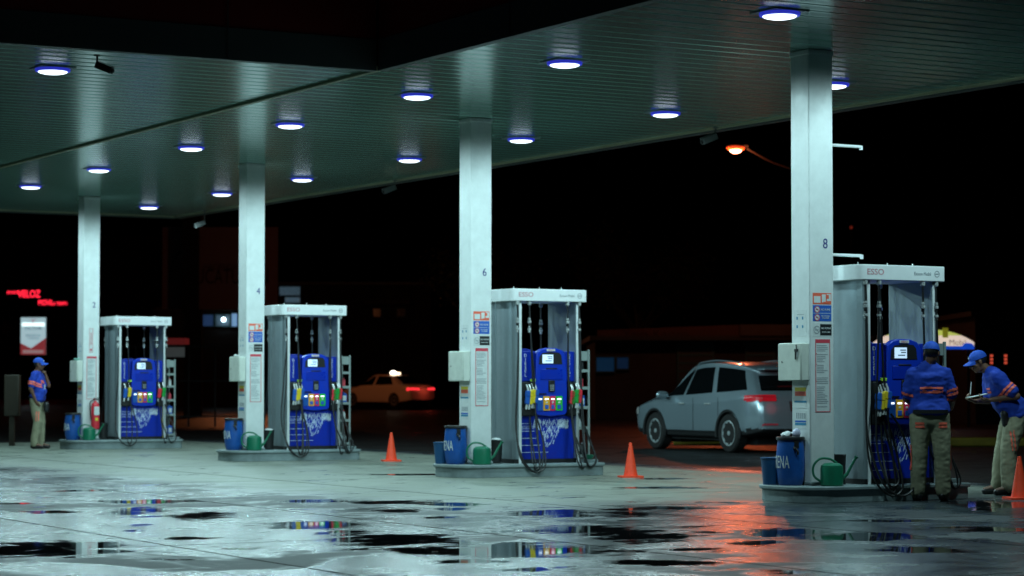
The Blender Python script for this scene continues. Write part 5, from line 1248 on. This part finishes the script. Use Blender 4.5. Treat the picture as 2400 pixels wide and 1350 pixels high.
# arched lit sign at the right
Y5 = 66.0
ar = thing("arched_sign", Vector((at(2160, 800, Y5).x, Y5, 0)), 0, "arched lit sign in yellow, cream and blue behind the nearest pump", "sign")
def rx5(px): return loc_px(ar, Y5, px)
def rz5(py): return loc_py(Y5, py)
SY = mat("sign_lit_yellow", (.7, .75, .1), .4, emit=.52, ecol=(.78, .9, .18)); SC = mat("sign_lit_cream", (.8, .75, .6), .4, emit=.70, ecol=(1, .80, .66)); SB = mat("sign_lit_blue", (.02, .1, .6), .4, emit=.5, ecol=(.01, .10, .85))
def arch(p): 
    w_ = (p - 2165) / 118.0; return 772 + 30 * max(0, abs(w_)) ** 2.6 + (0)
def strip(pt, pb, m, name, y):
    b = MB(); n = 16; xs_ = [2045 + (2283 - 2045) * k / n for k in range(n + 1)]; vs = []
    for x in xs_: vs += [(rx5(x), y, rz5(pt(x))), (rx5(x), y, rz5(pb(x)))]
    vs2 = [(a_, y + .06, c_) for a_, _, c_ in vs]; k2 = len(vs)
    fs = [(2 * k, 2 * k + 1, 2 * k + 3, 2 * k + 2) for k in range(n)]; b.add(vs, fs, m); b.add(vs2, fs, BLACKP); return b.build(name, ar, sharp=0)
c1 = strip(arch, lambda x: max(arch(x), 786), SY, "yellow_field", -.01); strip(lambda x: max(arch(x), 786.2), lambda x: max(arch(x), 811), SC, "cream_field", -.01); strip(lambda x: max(arch(x), 811.2), lambda x: max(arch(x), 818.5), SB, "blue_field", -.01)
b = MB(); b.box((rx5(2164), .12, rz5(800)), (rx5(2283) - rx5(2045) - .3, .2, .35), BLACKP); b.build("case", ar)
lettering("Mobil", .22, PGRY, c1, (rx5(2244), -.03, rz5(803)), FRONT, depth=.003)
b = MB(); b.box((rx5(2215), -.03, rz5(780)), (.16, .02, .28), mat("olive_mark", (.4, .38, .02), .5, emit=.16, ecol=(.8, .8, .05))); b.build("olive_block", ar)
b = MB(); b.ell((rx5(2268), -.05, rz5(811)), (.16, .03, .09), SB); b.build("blue_corner", ar)
for x_ in (2060, 2270): b = MB(); b.box((rx5(x_), .1, rz5(818) / 2), (.08, .08, rz5(818)), BLACKP); b.build("post", ar)
for x_ in (2324, 2357):
    b = MB()
    for k in range(3): b.box((0, 0, -.09 + k * .09), (.07, .03, .06), mat("orange_led", (1, .2, .1), .4, emit=.55, ecol=(1, .12, .06)))
    b.box((0, .03, 0), (.10, .04, .32), BLACKP); tag(b.build("led_digit", None, at(x_, 842, 60)), "small vertical orange light at the right behind the bending worker's head" if x_ == 2324 else "small vertical orange light at the right edge beyond the bending worker's back", "light")
bR, w, h = building("kiosk", "dark kiosk wall at the right edge behind the bending worker", 2285, 2560, 742, 70.0, 6, WALL2)
b = MB(); b.ell((0, 0, 0), (.07, .07, .07), mat("dim_red_bulb", (.5, .05, .03), .4, emit=.10, ecol=(1, .1, .05)), n=12); b.box((0, .05, -1.6), (.05, .05, 3.2), BLACKP); tag(b.build("mast_light", None, at(1995, 533, 110)), "tiny dim red light high in the sky right of column 8", "light")

# ------------------------------------------------------------------ sodium street lamp
YL = 72.0; hp = at(1724, 349, YL)
base = Vector(((1897 - 1200) / 5460 * YL, YL + 1.0, 0)); zt2 = hp.z - .35
sl = thing("street_lamp", base, 0, "glowing orange street lamp on an arm, seen left of column 8", "street lamp")
b = MB(); b.tube([(0, 0, 0), (0, 0, zt2 - .3)], [.10, .06], FEN, 12); b.build("pole", sl)
d = hp - base; b = MB(); b.tube(spline([(0, 0, zt2 - .32), (-.4, -.2, zt2 - .2), (d.x * .5, d.y * .5, zt2 + .02), (d.x + .35, d.y, hp.z + .02)], 6), .03, FEN, 8); b.build("arm", sl)
b = MB(); b.ell((d.x + .05, d.y, hp.z + .10), (.36, .17, .07), FEN); b.build("lamp_head", sl)
NAL = mat("sodium_lens", (1, .6, .3), .3, emit=16, ecol=(1, .42, .30)); b = MB(); b.ell((d.x, d.y, hp.z), (.20, .15, .13), NAL); b.build("lens", sl)
GL = mat("sodium_halo_glow", (1, .2, .04), .3, emit=.9, ecol=(1, .08, .02))  # glowing red shell added to imitate the camera's halo around the lamp
b = MB(); b.ell((d.x, d.y, hp.z + .03), (.29, .2, .10), GL); b.build("halo_shell", sl)
PL = bpy.data.lights.new("sodium", 'SPOT'); PL.energy = SODIUM_W; PL.color = (1, .14, .05); PL.shadow_soft_size = .22; PL.spot_size = R(110); PL.spot_blend = 1.0
PL2 = bpy.data.lights.new("sodium_spill", 'POINT'); PL2.energy = 330; PL2.color = (1, .26, .10); PL2.shadow_soft_size = .22
o = bpy.data.objects.new("sodium_spill_light", PL2); COL.objects.link(o); o.parent = sl; o.location = (d.x, d.y - .02, hp.z - .42)
o = bpy.data.objects.new("sodium_light", PL); COL.objects.link(o); o.parent = sl; o.location = (d.x, d.y - .02, hp.z - .30)
o.rotation_euler = Vector((-.10, -1, -.75)).to_track_quat('-Z', 'Y').to_euler()

sl2 = thing("street_lamp", (-11.15, 99.0, 0), 0, "added far orange street lamp, hidden behind the column numbered 4", "street lamp")  # added lamp, out of the camera's sight, lighting the taxi's side
b = MB(); b.tube([(0, 0, 0), (0, 0, 6.6)], [.10, .06], FEN, 12); b.build("pole", sl2)
b = MB(); b.tube([(0, 0, 6.5), (0, -.5, 6.8), (0, -.9, 6.8)], .03, FEN, 8); b.build("arm", sl2)
b = MB(); b.ell((0, -1.0, 6.82), (.16, .34, .07), FEN); b.build("lamp_head", sl2)
b = MB(); b.ell((0, -1.0, 6.73), (.13, .2, .08), NAL); b.build("lens", sl2)
PL3 = bpy.data.lights.new("added_sodium_far", 'POINT'); PL3.energy = 480; PL3.color = (1, .30, .10); PL3.shadow_soft_size = .2
o = bpy.data.objects.new("added_sodium_far_light", PL3); COL.objects.link(o); o.parent = sl2; o.location = (0, -1.0, 6.45)

# ------------------------------------------------------------------ dark trees beyond the street
LEAF = mat("dark_foliage", (0.006, 0.011, 0.005), .7); BARK = mat("bark", (0.01, 0.008, 0.006), .9)
def tree(x, y, hgt, rad, seed, lab):
    t = thing("tree", (x, y, 0), 0, lab, "tree", "dark trees beyond the street"); rn = random.Random(seed)
    b = MB(); top = hgt * .55
    b.tube(spline([(0, 0, 0), (.1, 0, top * .5), (0, .1, top)], 4), [.22 - .012 * k for k in range(9)], BARK, 8)
    ends = []
    for k in range(7):
        a = 2 * math.pi * k / 7 + rn.random(); e = (math.cos(a) * rad * .6, math.sin(a) * rad * .6, top + rn.uniform(.1, .3) * hgt); b.tube([(0, 0, top * .8), (e[0] * .5, e[1] * .5, top * .95 + .2), e], [.09, .06, .03], BARK, 6); ends.append(Vector(e))
    b.build("trunk", t)
    c = MB(); cl_ = [(e + Vector((rn.uniform(-.5, .5), rn.uniform(-.5, .5), rn.uniform(-.3, .6))), rn.uniform(.5, .95) * rad * .55) for e in ends for _ in range(2)]
    for (q, r_) in cl_:
        for _ in range(260):
            v = Vector((rn.gauss(0, 1), rn.gauss(0, 1), rn.gauss(0, .75))); v = q + v.normalized() * r_ * rn.random() ** .45; s_ = rn.uniform(.06, .13)
            n1 = Vector((rn.uniform(-1, 1), rn.uniform(-1, 1), rn.uniform(-1, 1))).normalized(); n2 = n1.orthogonal().normalized(); c.add([tuple(v - n1 * s_), tuple(v - n2 * s_ * .5), tuple(v + n1 * s_), tuple(v + n2 * s_ * .5)], [(0, 1, 2, 3)], LEAF)
    me = bpy.data.meshes.new("crown"); me.from_pydata([tuple(v) for v in c.v], [], c.f); me.materials.append(LEAF)
    o = bpy.data.objects.new("crown", me); COL.objects.link(o); o.parent = t
tree(4.8, 88, 7.0, 2.6, 1, "dark leafy tree standing between column 6 and the orange street lamp")
tree(-1.2, 104, 7.5, 3.0, 2, "dark leafy tree standing left of column 6 behind the taxi road")
